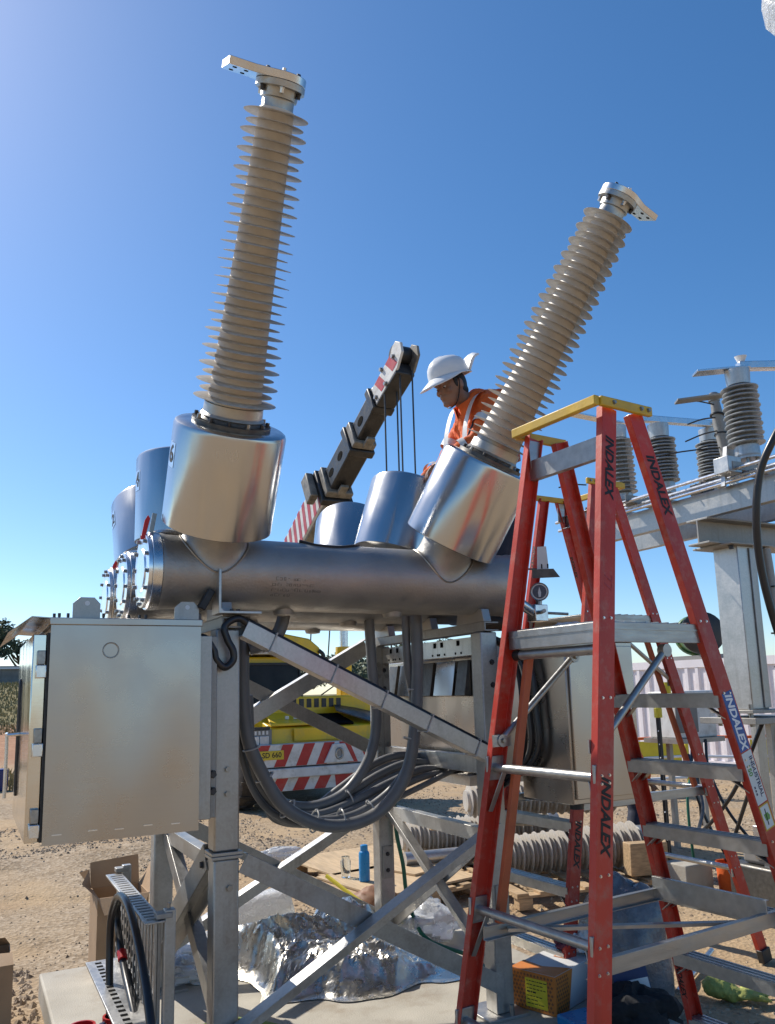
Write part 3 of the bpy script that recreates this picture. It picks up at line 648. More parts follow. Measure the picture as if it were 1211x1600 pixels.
def pole(yc, tilt, label, near=False, nums=(None, None)):
    p = thing('breaker_pole', label, 'circuit breaker', (.72, yc, 2.0), 'three poles of the dead tank breaker')
    MB().lathe((.735, yc, TZ), (1, 0, 0), [(0, .176), (.018, .176), (.03, TR), (1.93, TR), (1.942, .178), (1.96, .178), (1.965, .15)], 64).build('tank', 'tank', p)
    fl = MB().lathe((.690, yc, TZ), (1, 0, 0), [(0, .176), (.003, .179), (.041, .179), (.044, .176)], 64).build('end_flange', 'machined', p)
    cv = MB().lathe((.689, yc, TZ), (-1, 0, 0), [(0, .170), (.016, .170), (.018, .165), (.018, .10), (.024, .095)], 64).build('end_cover', 'cover', p)
    for k in range(12):
        an = 2*math.pi*k/12+.13; bolt_obj(cv, (.672, yc+math.cos(an)*.152, TZ+math.sin(an)*.152), (-1, 0, 0), .0095, .015)
    mb = MB(); 
    for k in (0,): mb.tube([(.70, yc, TZ+.178), (.78, yc-.01, TZ+.185), (.86, yc-.03, TZ+.178)], [.008, .016, .012], 10)
    mb.build('lifting_lug', 'machined', p)
    for x in (XL, XR):     # saddle feet
        MB().prism([(-.14, 0), (.14, 0), (.12, .07), (-.12, .07)], (x-.03, yc, 1.956), (0, 1, 0), (0, 0, 1), (1, 0, 0), .05).build('saddle', 'tank', p, bev=.003)
    for x in (1.35, 1.95): MB().lathe((x, yc, TZ-TR-.022), (0, 0, 1), [(0, .02), (.004, .045), (.05, .06)], 24).build('drain_boss', 'tank', p)
    TL, TR_ = V((.985, yc, TZ)), V((2.186, yc, TZ))
    aL, aR = V((VL.x, tilt, 1)).normalized(), V((VR.x, tilt, 1)).normalized()
    can(p, TL, aL, nums[0], (-1, -.10, 0), not near); can(p, TR_, aR, nums[1], (-1, -.10, 0), not near)
    if near: bushing(p, TL, aL, (-1, 0, 0), .0); bushing(p, TR_, aR, (1, 0, 0), .065)
    return p
pn = pole(3.745, -.57, 'nearest breaker tank with two tall ribbed bushings and polished cans', True, ('6', None))
pm = pole(4.30, 0, 'middle breaker tank with two upright polished cans and no bushings', False, ('4', None))
pf = pole(4.855, .50, 'farthest breaker tank with two polished cans leaning away', False, ('2', None))
# faint stamped lettering and black strap on the near tank
def tank_wrap(x, y, cx=1.24, r=TR+.0008, yc=3.745, a0=-.25):
    an = a0+y/r; return V((cx+x, yc-math.cos(an)*r, TZ+math.sin(an)*r))
rs = random.Random(5)
for i in range(4):           # worn, illegible stamped lines
    mb = MB(); x = 0
    while x < (.15, .20, .24, .10)[i]:
        w_ = rs.uniform(.006, .018); h_ = rs.uniform(.008, .015); q = [tank_wrap(x, -.027*i), tank_wrap(x+w_, -.027*i), tank_wrap(x+w_, h_-.027*i), tank_wrap(x, h_-.027*i)]
        e_ = [(q[k], q[(k+1) % 4]) for k in range(4) if rs.random() < .7]
        for p_, r_ in e_: mb.tube([p_, r_], .0009, 4)
        x += w_+rs.uniform(.003, .012)
    mb.build('stamp', 'faint_ink', pn, smooth=0)
mb = MB(); mb.tube(catmull([(1.42, 3.70, TZ+TR+.003), (1.50, 3.66, TZ+.150), (1.62, 3.655, TZ+.148), (1.72, 3.69, TZ+TR-.005), (1.78, 3.76, TZ+TR+.003)], 6), .008, 8); mb.build('strap', 'rubber', pn)
for p, yc, o_, dz_ in ((pn, 3.745, 0, 0), (pf, 4.855, -.03, -.035)):
    mb = MB(); mb.prism([(0, 0), (.018, .002), (.040, .10), (.030, .115), (.016, .09)], (.655-o_, yc-.05, TZ+.135+dz_), (1, 0, 0), (0, 0, 1), (0, 1, 0), .006); mb.build('warning_ribbon', 'chain_red', p)
mb = MB(); mb.beam((.70, 3.70, TZ+.17), (.715, 3.70, TZ+.26), .012, .02, (1, 0, 0)); mb.build('lug_blade', 'bolt', pn)
# gas gauge block on the right end of the near tank
gd = V((-.62, -.78, -.05)).normalized(); g0 = V((2.90, 3.72, TZ-.03))
g = MB().lathe(g0, gd, [(0, .052), (.03, .052), (.034, .047)], 32).build('density_gauge', 'white_plastic', pn)
MB().tube([g0+gd*.033+(gd.orthogonal().normalized()*math.cos(x)+gd.cross(gd.orthogonal().normalized())*math.sin(x))*.049 for x in [i*2*math.pi/32 for i in range(32)]], .004, 6, True).build('bezel', 'bolt', g)
gc = g0+gd*.0352; MB().lathe(gc-gd*.001, gd, [(0, .039), (.001, .039)], 32).build('dial', 'dial', g)
gr = V((0, 0, 1)).cross(gd); MB().prism([(-.006, -.03), (.006, -.03), (.009, -.005), (0, .028), (-.009, -.005)], gc+gd*.0012, gr, (0, 0, 1), gd, .001).build('needle', 'white_plastic', g)
MB().lim(2.84, 2.93, 3.69, 3.77, TZ-.20, TZ-.105).build('manifold', 'machined', pn, bev=.004)
MB().cyl((2.885, 3.715, TZ-.11), (2.89, 3.715, TZ-.07), .018).build('gauge_stem', 'bolt', pn)
MB().cyl((2.88, 3.69, TZ-.15), (2.84, 3.61, TZ-.15), .011).build('valve', 'bolt', pn); MB().cyl((2.93, 3.72, TZ-.15), (3.05, 3.66, TZ-.16), .008).build('valve_stem', 'bolt', pn)
MB().cyl((2.70, 3.73, TZ-.06), (2.86, 3.73, TZ-.15), .03).build('gas_pipe', 'machined', pn)
MB().lathe((2.695, 3.745, TZ), (1, 0, 0), [(0, .11), (.05, .11), (.06, .09)], 32).build('end_housing', 'flange', pn)
mb = MB(); mb.prism([(0, 0), (.085, 0), (.075, .13), (.01, .13)], (2.86, 3.68, TZ+.095), (.6, -.5, 0), (0, 0, 1), (.5, .6, 0), .004); sp = mb.build('sign_plate', 'white_plastic', pn)
for k in (0, 1): MB().lim(2.878+.026*k, 2.886+.026*k, 3.660-.021*k, 3.664-.021*k, TZ+.097, TZ+.123).build('slot', 'dark_void', sp)
MB().prism([(-.02, 0), (.12, 0), (.16, -.05), (-.02, -.05)], (2.83, 3.66, TZ+.09), (.7, -.5, 0), (0, 0, 1), (.5, .7, 0), .006).build('shade_plate', 'flange', pn)
MB().beam((2.72, 3.74, TZ+.10), (2.90, 3.70, TZ+.10), .03, .006).build('plate_arm', 'flange', pn)
for p, yc in ((pm, 4.30), (pf, 4.855)): MB().lathe((2.695, yc, TZ), (1, 0, 0), [(0, .11), (.05, .11), (.06, .09)], 32).build('end_housing', 'flange', p)

# ------------------------------------------------------------------ left control cabinet
X0, X1, Y0, Y1, Z0, Z1 = .272, .872, 3.45, 4.42, 1.058, 1.895
c = thing('control_cabinet', 'dull stainless control cabinet hung on the left of the frame', 'cabinet', (.57, 3.9, 1.058))
MB().lim(X0+.012, X1, Y0+.003, Y1, Z0+.012, Z1).build('housing', 'stainless', c, bev=.003)
sp = MB().lim(X0+.004, X1, Y0, Y0+.0025, Z0, Z1).build('side_panel', 'stainless', c, bev=0)
mb = MB(); mb.tube([(.505+.030*math.cos(x), Y0-.001, 1.795+.030*math.sin(x)) for x in [i*2*math.pi/32 for i in range(32)]], .0028, 6, True); mb.build('pressed_ring', 'bolt', sp)
for k, xx in enumerate((.31, .44, .54, .65, .76)): MB().lim(xx, xx+.035, Y0-.0022, Y0-.0002, 1.092+.004*(k % 2), 1.096+.004*(k % 2)).build('drip_mark', 'machined', sp)
MB().lim(X0-.002, X1+.006, Y0-.006, Y1+.01, Z1+.001, Z1+.030).build('roof', 'stainless', c, bev=.003)
# bent hood over the door
prof = [(X0, Z1+.030), (.205, Z1+.034), (.125, Z1-.03), (.123, Z1-.032), (.204, Z1+.030), (X0, Z1+.026)]
MB().prism(prof, (0, Y0-.004, 0), (1, 0, 0), (0, 0, 1), (0, 1, 0), Y1-Y0+.012).build('door_hood', 'stainless', c, bev=0)
mb = MB(); mb.add([(.205, Y0-.0045, Z1+.030), (X0, Y0-.0045, Z1+.026), (X0, Y0-.0045, Z1-.05), (.13, Y0-.0045, Z1-.03)], [(0, 1, 2, 3), (3, 2, 1, 0)])
dr = MB().lim(.215, X0-.006, Y0+.028, Y1-.02, Z0+.01, Z1-.035).build('door', 'stainless_door', c, bev=.004)
MB().lim(X0-.006, X0+.012, Y0+.008, Y1-.01, Z0+.012, Z1-.03).build('door_seal', 'rubber', c)
mb = MB()
def slotp(y, z): return (.2135, y, z)
for yc in (4.16,):
    pts = [slotp(yc+.035*math.cos(x), (1.66 if math.sin(x) > 0 else 1.22)+.035*math.sin(x)) for x in [i*2*math.pi/24 for i in range(24)]]
    MB().prism([(p[1], p[2]) for p in pts], (.2125, 0, 0), (0, 1, 0), (0, 0, 1), (1, 0, 0), .0015).build('window_slot', 'glass', dr)
    MB().tube(pts, .008, 8, True).build('slot_trim', 'rubber', dr)
mb = MB(); mb.tube([(.214, 4.07, 1.455), (.17, 4.07, 1.455), (.168, 4.16, 1.452), (.17, 4.27, 1.45)], .009, 8); mb.tube([(.17, 4.27, 1.45), (.172, 4.27, 1.36), (.172, 4.27, 1.16)], .008, 8); mb.build('handle', 'machined', dr)
for zz in (1.74, 1.44, 1.14):
    MB().lim(.232, .262, Y0+.004, Y0+.028, zz, zz+.055).build('hinge', 'bolt', dr, bev=.003); MB().lim(.228, .266, Y0-.002, Y0+.026, zz-.052, zz-.002).build('hinge_leaf', 'machined', dr, bev=.003)
for xa, yy in ((.362, 3.53), (.792, 3.60)):
    lg = MB().prism([(0, 0), (.108, 0), (.108, .066), (.084, .092), (.028, .092), (0, .066)], (xa, yy, Z1+.031), (1, 0, 0), (0, 0, 1), (0, 1, 0), .008).build('lifting_eye', 'galv', c, bev=.001)
    MB().cyl((xa+.056, yy-.001, Z1+.098), (xa+.056, yy-.0004, Z1+.098), .010, n=16).build('eye_hole', 'white_plastic', lg)
for xx, yy in ((.30, 3.62), (.318, 3.60), (.352, 3.60), (.49, 3.58), (.60, 3.62), (.645, 3.62), (.668, 3.60)):
    mb = MB(); mb.cyl((xx, yy, Z1+.03), (xx, yy, Z1+.048), .0045, n=8); mb.cyl((xx, yy, Z1+.046), (xx, yy, Z1+.062), .0062, n=6); mb.build('roof_bolt', 'dark_bolt', c)
MB().lim(X1+.001, .935, 3.50, 3.52, 1.09, 1.86).build('mount_rail', 'galv', c, bev=.003)
MB().lim(.936, .968, 3.54, 3.56, 1.09, 1.86).build('mount_strip', 'galv_dull', c, bev=.002)
for zz in (1.20, 1.27): bolt_obj(c, (.952, 3.538, zz), (0, -1, 0), .014, .02, 'dark_bolt')

# right hand cabinet and the mechanism housing behind it
c = thing('marshalling_cabinet', 'tan reflecting stainless cabinet behind the near ladder stiles', 'cabinet', (2.84, 3.4, 1.03))
MB().lim(2.625, 3.07, 3.20, 3.60, 1.035, 1.82).build('housing', 'stainless', c, bev=.004)
MB().lim(2.615, 3.08, 3.19, 3.61, 1.8205, 1.845).build('roof', 'stainless', c, bev=.003)
MB().lim(2.64, 3.055, 3.186, 3.199, 1.06, 1.80).build('door', 'stainless', c, bev=.003)
MB().cyl((2.70, 3.27, 1.035), (2.70, 3.27, 1.005), .035).build('cable_gland', 'rubber', c)
for k, (yy, xx) in enumerate(((3.52, 2.605), (3.46, 2.60), (3.40, 2.60))):
    MB().tube(catmull([(2.50, 3.70, 1.9), (xx-.02, yy+.05, 1.75), (xx-.015, yy, 1.5), (xx-.02, yy+.02, 1.25), (2.52, 3.75, 1.10-.03*k)], 6), .014, 8).build('side_cable', 'hose', c)
h = thing('mechanism_housing', 'pale steel mechanism housing with folded baffles behind the frame', 'cabinet', (2.8, 4.6, 1.1))
MB().lim(2.60, 2.98, 3.98, 5.32, 1.12, 1.79).build('housing', 'stainless', h, bev=.004)
for k, (ya, yb, m_) in enumerate(((5.02, 4.90, 'flange'), (4.86, 4.62, 'stainless'), (4.58, 4.42, 'flange'), (4.38, 4.16, 'stainless'), (4.13, 4.02, 'flange'))):
    mb = MB(); mb.hexa([(2.598, ya, 1.56), (2.598, yb, 1.56), (2.55, yb, 1.565), (2.55, ya, 1.565), (2.598, ya, 1.77), (2.598, yb, 1.77), (2.585, yb, 1.77), (2.585, ya, 1.77)]); mb.build('baffle', m_, h, bev=.002)
MB().lim(2.64, 2.94, 4.02, 5.25, 1.791, 1.90).build('rack_rail', 'galv_dull', h)
for k in range(9): MB().lim(2.63, 2.639, 4.95-.07*k, 4.985-.07*k, 1.83, 1.885).build('rack_slot', 'galv_light', h)
MB().lim(2.55, 2.96, 4.0, 4.6, 1.06, 1.119).build('gland_plate', 'galv_light', h, bev=.002)

# ------------------------------------------------------------------ conduits
cb = thing('conduit_bundle', 'bundle of grey conduits looping below the breaker tanks', 'conduits', (1.9, 4.1, .95))
def conduit(pts, r, nm='conduit', m_='conduit', k=9): return MB().tube(catmull(pts, k), r, 14).build(nm, m_, cb)
conduit([(1.23, 4.0, 2.0), (1.225, 4.0, 1.67), (1.25, 4.0, 1.4), (1.34, 4.0, 1.19), (1.46, 4.0, 1.03), (1.65, 4.0, .935), (1.85, 4.0, .93), (2.02, 4.0, 1.005), (2.15, 4.0, 1.17), (2.21, 4.0, 1.42), (2.235, 4.0, 1.74), (2.235, 4.0, 2.02)], .034)
conduit([(2.195, 4.05, 2.02), (2.20, 4.05, 1.75), (2.235, 4.06, 1.55), (2.23, 4.06, 1.30), (2.14, 4.07, 1.12), (1.98, 4.08, 1.0), (1.8, 4.08, .945), (1.6, 4.08, .96), (1.42, 4.08, 1.06), (1.30, 4.06, 1.25), (1.27, 4.05, 1.6)], .024)
conduit([(2.06, 4.25, 2.02), (2.075, 4.25, 1.71), (2.095, 4.25, 1.46), (2.05, 4.25, 1.25), (1.91, 4.25, 1.07), (1.74, 4.25, 1.0), (1.57, 4.25, 1.01), (1.42, 4.24, 1.1), (1.33, 4.22, 1.3), (1.31, 4.2, 1.6)], .030)
conduit([(1.43, 3.95, 2.02), (1.42, 3.95, 1.97), (1.395, 3.95, 1.91), (1.34, 3.95, 1.86), (1.25, 3.97, 1.83)], .034)
for k in range(9):
    dz, dy, fan = .022*(k % 3)-.008*(k//3), .032*k, .018*k
    conduit([(1.20, 4.06+dy*.6, 1.62+.02*k), (1.245+.012*k, 4.08+dy, 1.30), (1.34+.015*k, 4.1+dy, 1.08+dz*.5), (1.50, 4.12+dy, .955+dz), (1.70, 4.13+dy, .915+dz), (1.92, 4.14+dy, .945+dz+fan*.6), (2.15, 4.15+dy, 1.01+dz+fan), (2.36, 4.16+dy, 1.075+dz+fan*.8), (2.52+.02*k, 4.18+dy, 1.125+fan*.2), (2.66, 4.2+dy, 1.16)], .0165+.0035*(k % 3))
for (p, ax, r) in (((1.27, 4.0, 1.33), (.25, 0, -1), .047), ((1.345, 4.02, 1.185), (.5, 0, -1), .055), ((1.47, 4.03, 1.02), (1, 0, -.9), .06), ((1.62, 4.04, .945), (1, 0, -.25), .066), ((1.77, 4.04, .935), (1, 0, 0), .068), ((1.95, 4.05, .97), (1, 0, .4), .062), ((2.225, 4.02, 1.6), (.05, 0, 1), .048), ((2.19, 4.02, 1.33), (.3, 0, 1), .05), ((1.9, 4.22, 1.02), (1, 0, .4), .05)):
    a = V(ax).normalized(); u = V((0, 1, 0)); w_ = a.cross(u)
    mb = MB(); r *= .84; p = V(p)+V((0, 0, .006)); mb.tube([V(p)+(u*math.cos(x)+w_*math.sin(x))*r for x in [i*2*math.pi/20 for i in range(20)]], .0045, 6, True); q = V(p)+w_*(r if w_.z > 0 else -r); mb.box(q, (.014, .014, .012)); mb.build('cable_tie', 'tie', cb)
hk = MB().tube(catmull([(.875, 3.56, 1.86), (.92, 3.55, 1.85), (.955, 3.55, 1.80), (.965, 3.55, 1.76), (1.005, 3.555, 1.725), (1.045, 3.56, 1.755), (1.045, 3.56, 1.80), (1.02, 3.565, 1.85), (1.01, 3.57, 1.91), (1.08, 3.575, 1.945), (1.16, 3.58, 1.885), (1.20, 3.585, 1.86)], 8), .0165, 12)
hk.build('looped_cable', 'hose', cb)

# ------------------------------------------------------------------ platform ladders
def ladder(label, x, y, yaw, wt, wb, dt, e, g, zt, o, wr, lr, zp, steps, tubes, sticker):
    t = thing('platform_ladder', label, 'ladder', (x, y, -.12), 'red platform ladders'); zb = -.115
    cs, sn = math.cos(yaw), math.sin(yaw)
    W = lambda u, v, z: V((x+u*cs-v*sn, y+u*sn+v*cs, z))
    U = V((cs, sn, 0)); N_ = V((-sn, cs, 0))
    kz = lambda z: (zt-z)/(zt-zb)
    hw = lambda z: (wt+(wb-wt)*kz(z))/2
    rv = lambda z: -e*kz(z)
    fv = lambda z: dt+(g-dt)*kz(z)
    rear = lambda s, z: W(s*hw(z), rv(z), z)
    front = lambda s, z: W(s*hw(z), fv(z), z)
    stile = {}
    for nm, fn in (('rear', rear), ('front', front)):
        for s in (-1, 1):
            p0, p1 = fn(s, zb+.03), fn(s, zt-.03)
            mb = MB(); poly = [(0, -.038), (.030, -.038), (.030, -.033), (.006, -.033), (.006, .033), (.030, .033), (.030, .038), (0, .038)]
            # web faces outwards, flanges turn in
            mb.section(p0-U*s*(-.004), p1-U*s*(-.004), poly if s > 0 else [(a, -b) for a, b in poly][::-1], U*-s)
            so = mb.build('stile', 'red', t, bev=.0012); stile[nm, s] = so
            MB().beam(p0-V((0, 0, .03)), p0+(p1-p0).normalized()*.05, .042, .085, N_).build('foot', 'rubber', so, bev=.004)
            for zz in steps+[zp]+[q for q in tubes]:
                pc = fn(s, zz+.01)+U*s*.0045
                for dv in (-.018, .018): bolt_obj(so, pc+N_*dv, U*s, .0042, .004, 'machined', 'rivet')
    # top gusset plates, rail, channel
    for s in (-1, 1):
        MB().prism([(-.03, 0), (.035, 0), (.035, -.13), (-.02, -.13)], W(s*(hw(zt-.06)-.008), rv(zt-.06), zt-.045), N_, V((0, 0, 1)), U*-s, .005).build('gusset', 'alu', t, bev=.001)
    h = .038
    r = MB()
    def rseg(a, b, tx): return MB().beam(a-V((0, 0, h/2)), b-V((0, 0, h/2)), tx, h).build('guard_rail', 'yellow_rail', t, bev=.004)
    rs_ = [rseg(W(-wr/2, -o, zt), W(wr/2, -o, zt), .028)]
    for s in (-1, 1):
        q = rseg(W(s*wr/2, -o+.0145, zt-.001), W(s*wr/2, lr+.03, zt-.001), .02)
        for v_ in (-.01, lr-.035, lr+.005): bolt_obj(q, W(s*(wr/2+.0105), v_, zt-h/2), U*s, .007, .008)
    zc = zt-.175
    MB().chan(rear(-1, zc)+U*.008, rear(1, zc)-U*.008, .085, .028, .004, N_).build('top_channel', 'alu', t, bev=.001)
    # platform
    v0, v1 = rv(zp)-.01, fv(zp)-.02; hh = hw(zp)-.012
    pl = MB(); pl.hexa([W(-hh, v0, zp-.012), W(hh, v0, zp-.012), W(hh, v1, zp-.012), W(-hh, v1, zp-.012), W(-hh, v0, zp), W(hh, v0, zp), W(hh, v1, zp), W(-hh, v1, zp)])
    po = pl.build('platform', 'alu', t, bev=.001)
    for k in range(9):
        vv = v0+.03+(v1-v0-.06)*k/8; MB().beam(W(-hh+.02, vv, zp+.003), W(hh-.02, vv, zp+.003), .012, .006).build('tread_rib', 'alu', po)
    for a, b in ((W(-hh, v0-.004, zp-.037), W(hh, v0-.004, zp-.037)), (W(hh+.002, v0, zp-.037), W(hh+.002, v1+.02, zp-.037)), (W(-hh-.002, v0, zp-.037), W(-hh-.002, v1+.02, zp-.037))):
        MB().beam(a, b, .008, .072).build('platform_edge', 'alu', po, bev=.002)
        MB().beam(a+V((0, 0, .012)), b+V((0, 0, .012)), .014, .006).build('edge_bead', 'alu', po)
    MB().cyl(W(-hh+.01, v0+.02, zp-.095), W(hh-.01, v0+.02, zp-.095), .019).build('platform_tube', 'alu', po)
    for s in (-1, 1): MB().cyl(W(s*(hh-.005), v0+.02, zp-.095), W(s*(hh-.04), v0+.02, zp-.095), .021).build('tube_end', 'rubber', po)
    # struts from platform down to the rear and front stiles
    for s in (-1, 1):
        a = W(s*(hh-.01), (v0+v1)/2+.07, zp-.10); b = rear(s, zp-.42)-U*s*.025
        mb = MB(); mb.cyl(a, b, .013); st = mb.build('strut', 'alu', t)
        for q in (a, b): MB().cyl(q-U*.014, q+U*.014, .024, n=18).build('strut_eye', 'alu', st); 
        for q in (a, b): bolt_obj(st, q+U*s*-.015, U*-s, .009, .008)
        MB().beam(rear(s, zp-.42)-U*s*.03-N_*.045, rear(s, zp-.42)-U*s*.03+N_*.045, .006, .045).build('strut_bracket', 'alu', t)
        # thin drop links down to the spreader
        zl = zp-1.10
        a2 = W(s*(hh-.055), v0+.045, zp-.10); b2 = W(s*(hw(zl)-.075), rv(zl)+.06, zl+.03)
        MB().beam(a2, b2, .022, .034, N_).build('drop_link', 'orange_bar', t, bev=.002)
    # rear cross tubes with their end brackets and knee braces
    for zz in tubes:
        a, b = rear(-1, zz)+U*.008, rear(1, zz)-U*.008
        tb = MB().cyl(a, b, .017, n=20).build('cross_tube', 'alu', t)
        for s, q in ((-1, a), (1, b)):
            MB().beam(q-V((0, 0, .045)), q+V((0, 0, .045)), .012, .082, N_).build('tube_bracket', 'alu', tb, bev=.002)
            MB().beam(q-U*s*.055-V((0, 0, .012)), rear(s, zz-.16)-U*s*.012, .004, .022, N_).build('tube_brace', 'alu', tb, bev=.001)
    # treads between the front stiles
    for zz in steps:
        a, b = front(-1, zz)+U*.008, front(1, zz)-U*.008
        sp_ = MB().section(a, b, [(0, -.04), (.004, -.04), (.004, .036), (-.044, .036), (-.044, .04), (.004, .04), (.004, .0405), (.008, .0405), (.008, -.044), (-.044, -.044), (-.044, -.04)], (0, 0, 1)).build('step', 'alu', t, bev=0)
        for s, q in ((-1, a), (1, b)):
            for dv in (-.03, .03): MB().beam(q-U*s*.075+N_*dv-V((0, 0, .03)), front(s, zz-.085)+N_*dv-U*s*.01, .004, .022, N_).build('step_brace', 'alu', sp_)
        for k in range(3): MB().beam(a+N_*(-.028+.028*k)+V((0, 0, .0095)), b+N_*(-.028+.028*k)+V((0, 0, .0095)), .006, .003).build('grip_ridge', 'alu', sp_)
    # spreader frame near the ground
    zl = zp-1.10
    for s in (-1, 1):
        MB().chan(W(s*(hw(zl)-.05), rv(zl)+.0, zl), W(s*(hw(zl)-.05), fv(zl)-.01, zl), .052, .022, .004, U*-s).build('spreader_bar', 'alu', t, bev=.001)
    MB().chan(W(-hw(zl)+.05, fv(zl)-.12, zl+.03), W(hw(zl)-.05, fv(zl)-.12, zl+.03), .085, .02, .004, N_).build('spreader_cross', 'alu', t, bev=.001)
    MB().beam(W(-hw(zl)+.07, rv(zl)+.1, zl), W(hw(zl)-.07, fv(zl)-.16, zl), .03, .012).build('spreader_diagonal', 'alu', t)
    return dict(t=t, W=W, U=U, N=N_, rear=rear, front=front, stile=stile, zt=zt, zp=zp)
def stile_text(L, which, s, z, size, txt, m_, nrm, off, shift=0, **kw):
    fn = L[which]; p = fn(s, z); d = (fn(s, z-.3)-p).normalized(); nrm = V(nrm); nrm = (nrm-d*nrm.dot(d)).normalized()
    ey = nrm.cross(d)
    vs_, fs_ = text_mesh(txt, size, **kw); o_ = p+nrm*off+ey*shift
    return MB().add([o_+d*a+ey*b for a, b in vs_], fs_).build('lettering', m_, L['stile'][which, s], smooth=0)
STEPS = [1.55, 1.275, .998, .72, .44, .15]
L1 = ladder('nearest red platform ladder with yellow top rail in the foreground', 2.0838, 2.4188, -1.4816, .4197, .7196, .1283, .4898, .9466, 2.6647, .0889, .4658, .1747, 1.822, STEPS, [1.30, .795, .42], True)
L2 = ladder('second red platform ladder standing behind the tan cabinet', 3.56, 4.04, 1.632, .495, .71, .13, .93, .73, 2.885, .11, .50, .185, 2.03, [1.75, 1.45, 1.15, .85, .52, .2], [1.5, .95, .45], False)
# lettering on ladder one: outer webs (facing the camera side) and stickers
def web(L, which, s, z, size, txt, m_='ink', **kw): return stile_text(L, which, s, z, size, txt, m_, L['U']*s, .0052, **kw)
bold = dict(bold=.0022, shear=.25, sx=1.0)
web(L1, 'rear', 1, 2.40, .058, 'INDALEX', **bold); web(L1, 'rear', 1, 1.19, .058, 'INDALEX', **bold)
web(L1, 'front', 1, 2.36, .058, 'INDALEX', **bold)
web(L1, 'rear', 1, 1.96, .06, '77', 'red_paint', bold=0)
def sticker(L, which, s, z0, z1, m_, wv=.062, off=.0050):
    fn = L[which]; a, b = fn(s, z0), fn(s, z1); n_ = L['U']*s; ey = n_.cross((b-a).normalized())
    return MB().add([a+n_*off-ey*wv/2, a+n_*off+ey*wv/2, b+n_*off+ey*wv/2, b+n_*off-ey*wv/2], [(0, 1, 2, 3)]).build('sticker', m_, L['stile'][which, s], smooth=0)
sticker(L1, 'front', 1, 1.565, 1.345, 'blue_sticker'); sticker(L1, 'front', 1, 1.34, 1.15, 'white_sticker'); sticker(L1, 'front', 1, 1.145, 1.055, 'yellow_rail'); sticker(L1, 'front', 1, 1.14, 1.06, 'white_sticker', .05, .0053)
web(L1, 'front', 1, 1.455, .052, 'INDALEX', 'white_ink', bold=.0018, shear=.25)
stile_text(L1, 'front', 1, 1.245, .028, 'INDUSTRIAL', 'navy', L1['U'], .0056, shift=.014, bold=.0008)
stile_text(L1, 'front', 1, 1.275, .030, '150', 'green_ink', L1['U'], .0056, shift=-.014, bold=.001)
for k in range(3):
    p_ = L1['front'](1, 1.215-.012*k); d_z = (L1['front'](1, 1.0)-L1['front'](1, 1.3)).normalized(); e_y = L1['U'].cross(d_z).normalized()
    MB().prism([(0, -.004), (.0085, -.004), (.0085, .004), (0, .004)], p_+L1['U']*.0056-e_y*.016, d_z, e_y, L1['U'], .0003).build('print_mark', 'navy', L1['stile']['front', 1])
p_ = L1['front'](1, 1.10); MB().prism([(-.03, -.004), (.03, -.008), (.03, -.003), (-.03, .001)], p_+L1['U']*.0058, d_z, e_y, L1['U'], .0003).build('print_mark', 'ink', L1['stile']['front', 1])
MB().prism([(-.012, -.016), (.012, -.012), (.014, .012), (0, .018), (-.014, .008)], p_+L1['U']*.0055, d_z, e_y, L1['U'], .0002).build('print_mark', 'green_ink', L1['stile']['front', 1])
# ladder two: webs facing the camera (its -U side is nearest)
web(L2, 'front', -1, .75, .058, 'INDALEX', **bold)
def flange_text(L, which, s, z, size, nrm_sign, **kw):
    fn = L[which]; p = fn(s, z)-L['U']*s*.017; d = (fn(s, z-.3)-fn(s, z)).normalized(); nrm = L['N']*nrm_sign; nrm = (nrm-d*nrm.dot(d)).normalized(); ey = nrm.cross(d)
    vs_, fs_ = text_mesh('INDALEX', size, **kw); o_ = p+nrm*.0388
    return MB().add([o_+d*a+ey*b for a, b in vs_], fs_).build('lettering', 'ink', L['stile'][which, s], smooth=0)
flange_text(L1, 'front', -1, .34, .036, -1, bold=.0012, shear=.25)
flange_text(L2, 'rear', 1, 2.42, .036, 1, bold=.0012, shear=.25)
flange_text(L2, 'front', 1, 2.45, .036, 1, bold=.0012, shear=.25)

# ------------------------------------------------------------------ mobile crane
TY = 11.7; TX0, TX1 = 3.60, 6.15
t = thing('mobile_crane', 'yellow mobile crane with red and white striped bumper behind the frame', 'crane truck', (4.9, 13.5, GZ))
def tb(nm, m_, x0, x1, y0, y1, z0, z1, bev=.012, par=None): return MB().lim(x0, x1, y0, y1, z0, z1).build(nm, m_, par or t, bev=bev)
tb('chassis', 'black_paint', 3.9, 5.9, TY+.3, TY+5.5, .25, .75)
# hood: front box with stepped top and an open dark hatch
mb = MB(); mb.hexa([(TX0+.42, TY+.06, .62), (TX1, TY+.06, .62), (TX1, TY+1.1, .62), (TX0+.42, TY+1.1, .62), (TX0+.46, TY+.12, 1.10), (TX1, TY+.12, 1.10), (TX1, TY+1.1, 1.32), (TX0+.42, TY+1.1, 1.32)]); hd = mb.build('hood', 'yellow', t, bev=.02)
mb = MB(); mb.hexa([(4.05, TY+.10, 1.125), (4.78, TY+.10, 1.125), (4.92, TY+.75, 1.27), (4.18, TY+.75, 1.27), (4.05, TY+.11, 1.17), (4.78, TY+.11, 1.17), (4.92, TY+.76, 1.315), (4.18, TY+.76, 1.315)]); mb.build('hatch_lid', 'yellow', hd, bev=.012)
for xx in (4.36, 4.50): MB().lim(xx, xx+.05, TY+.3, TY+.34, 1.22, 1.27).build('hatch_catch', 'white_paint', hd)
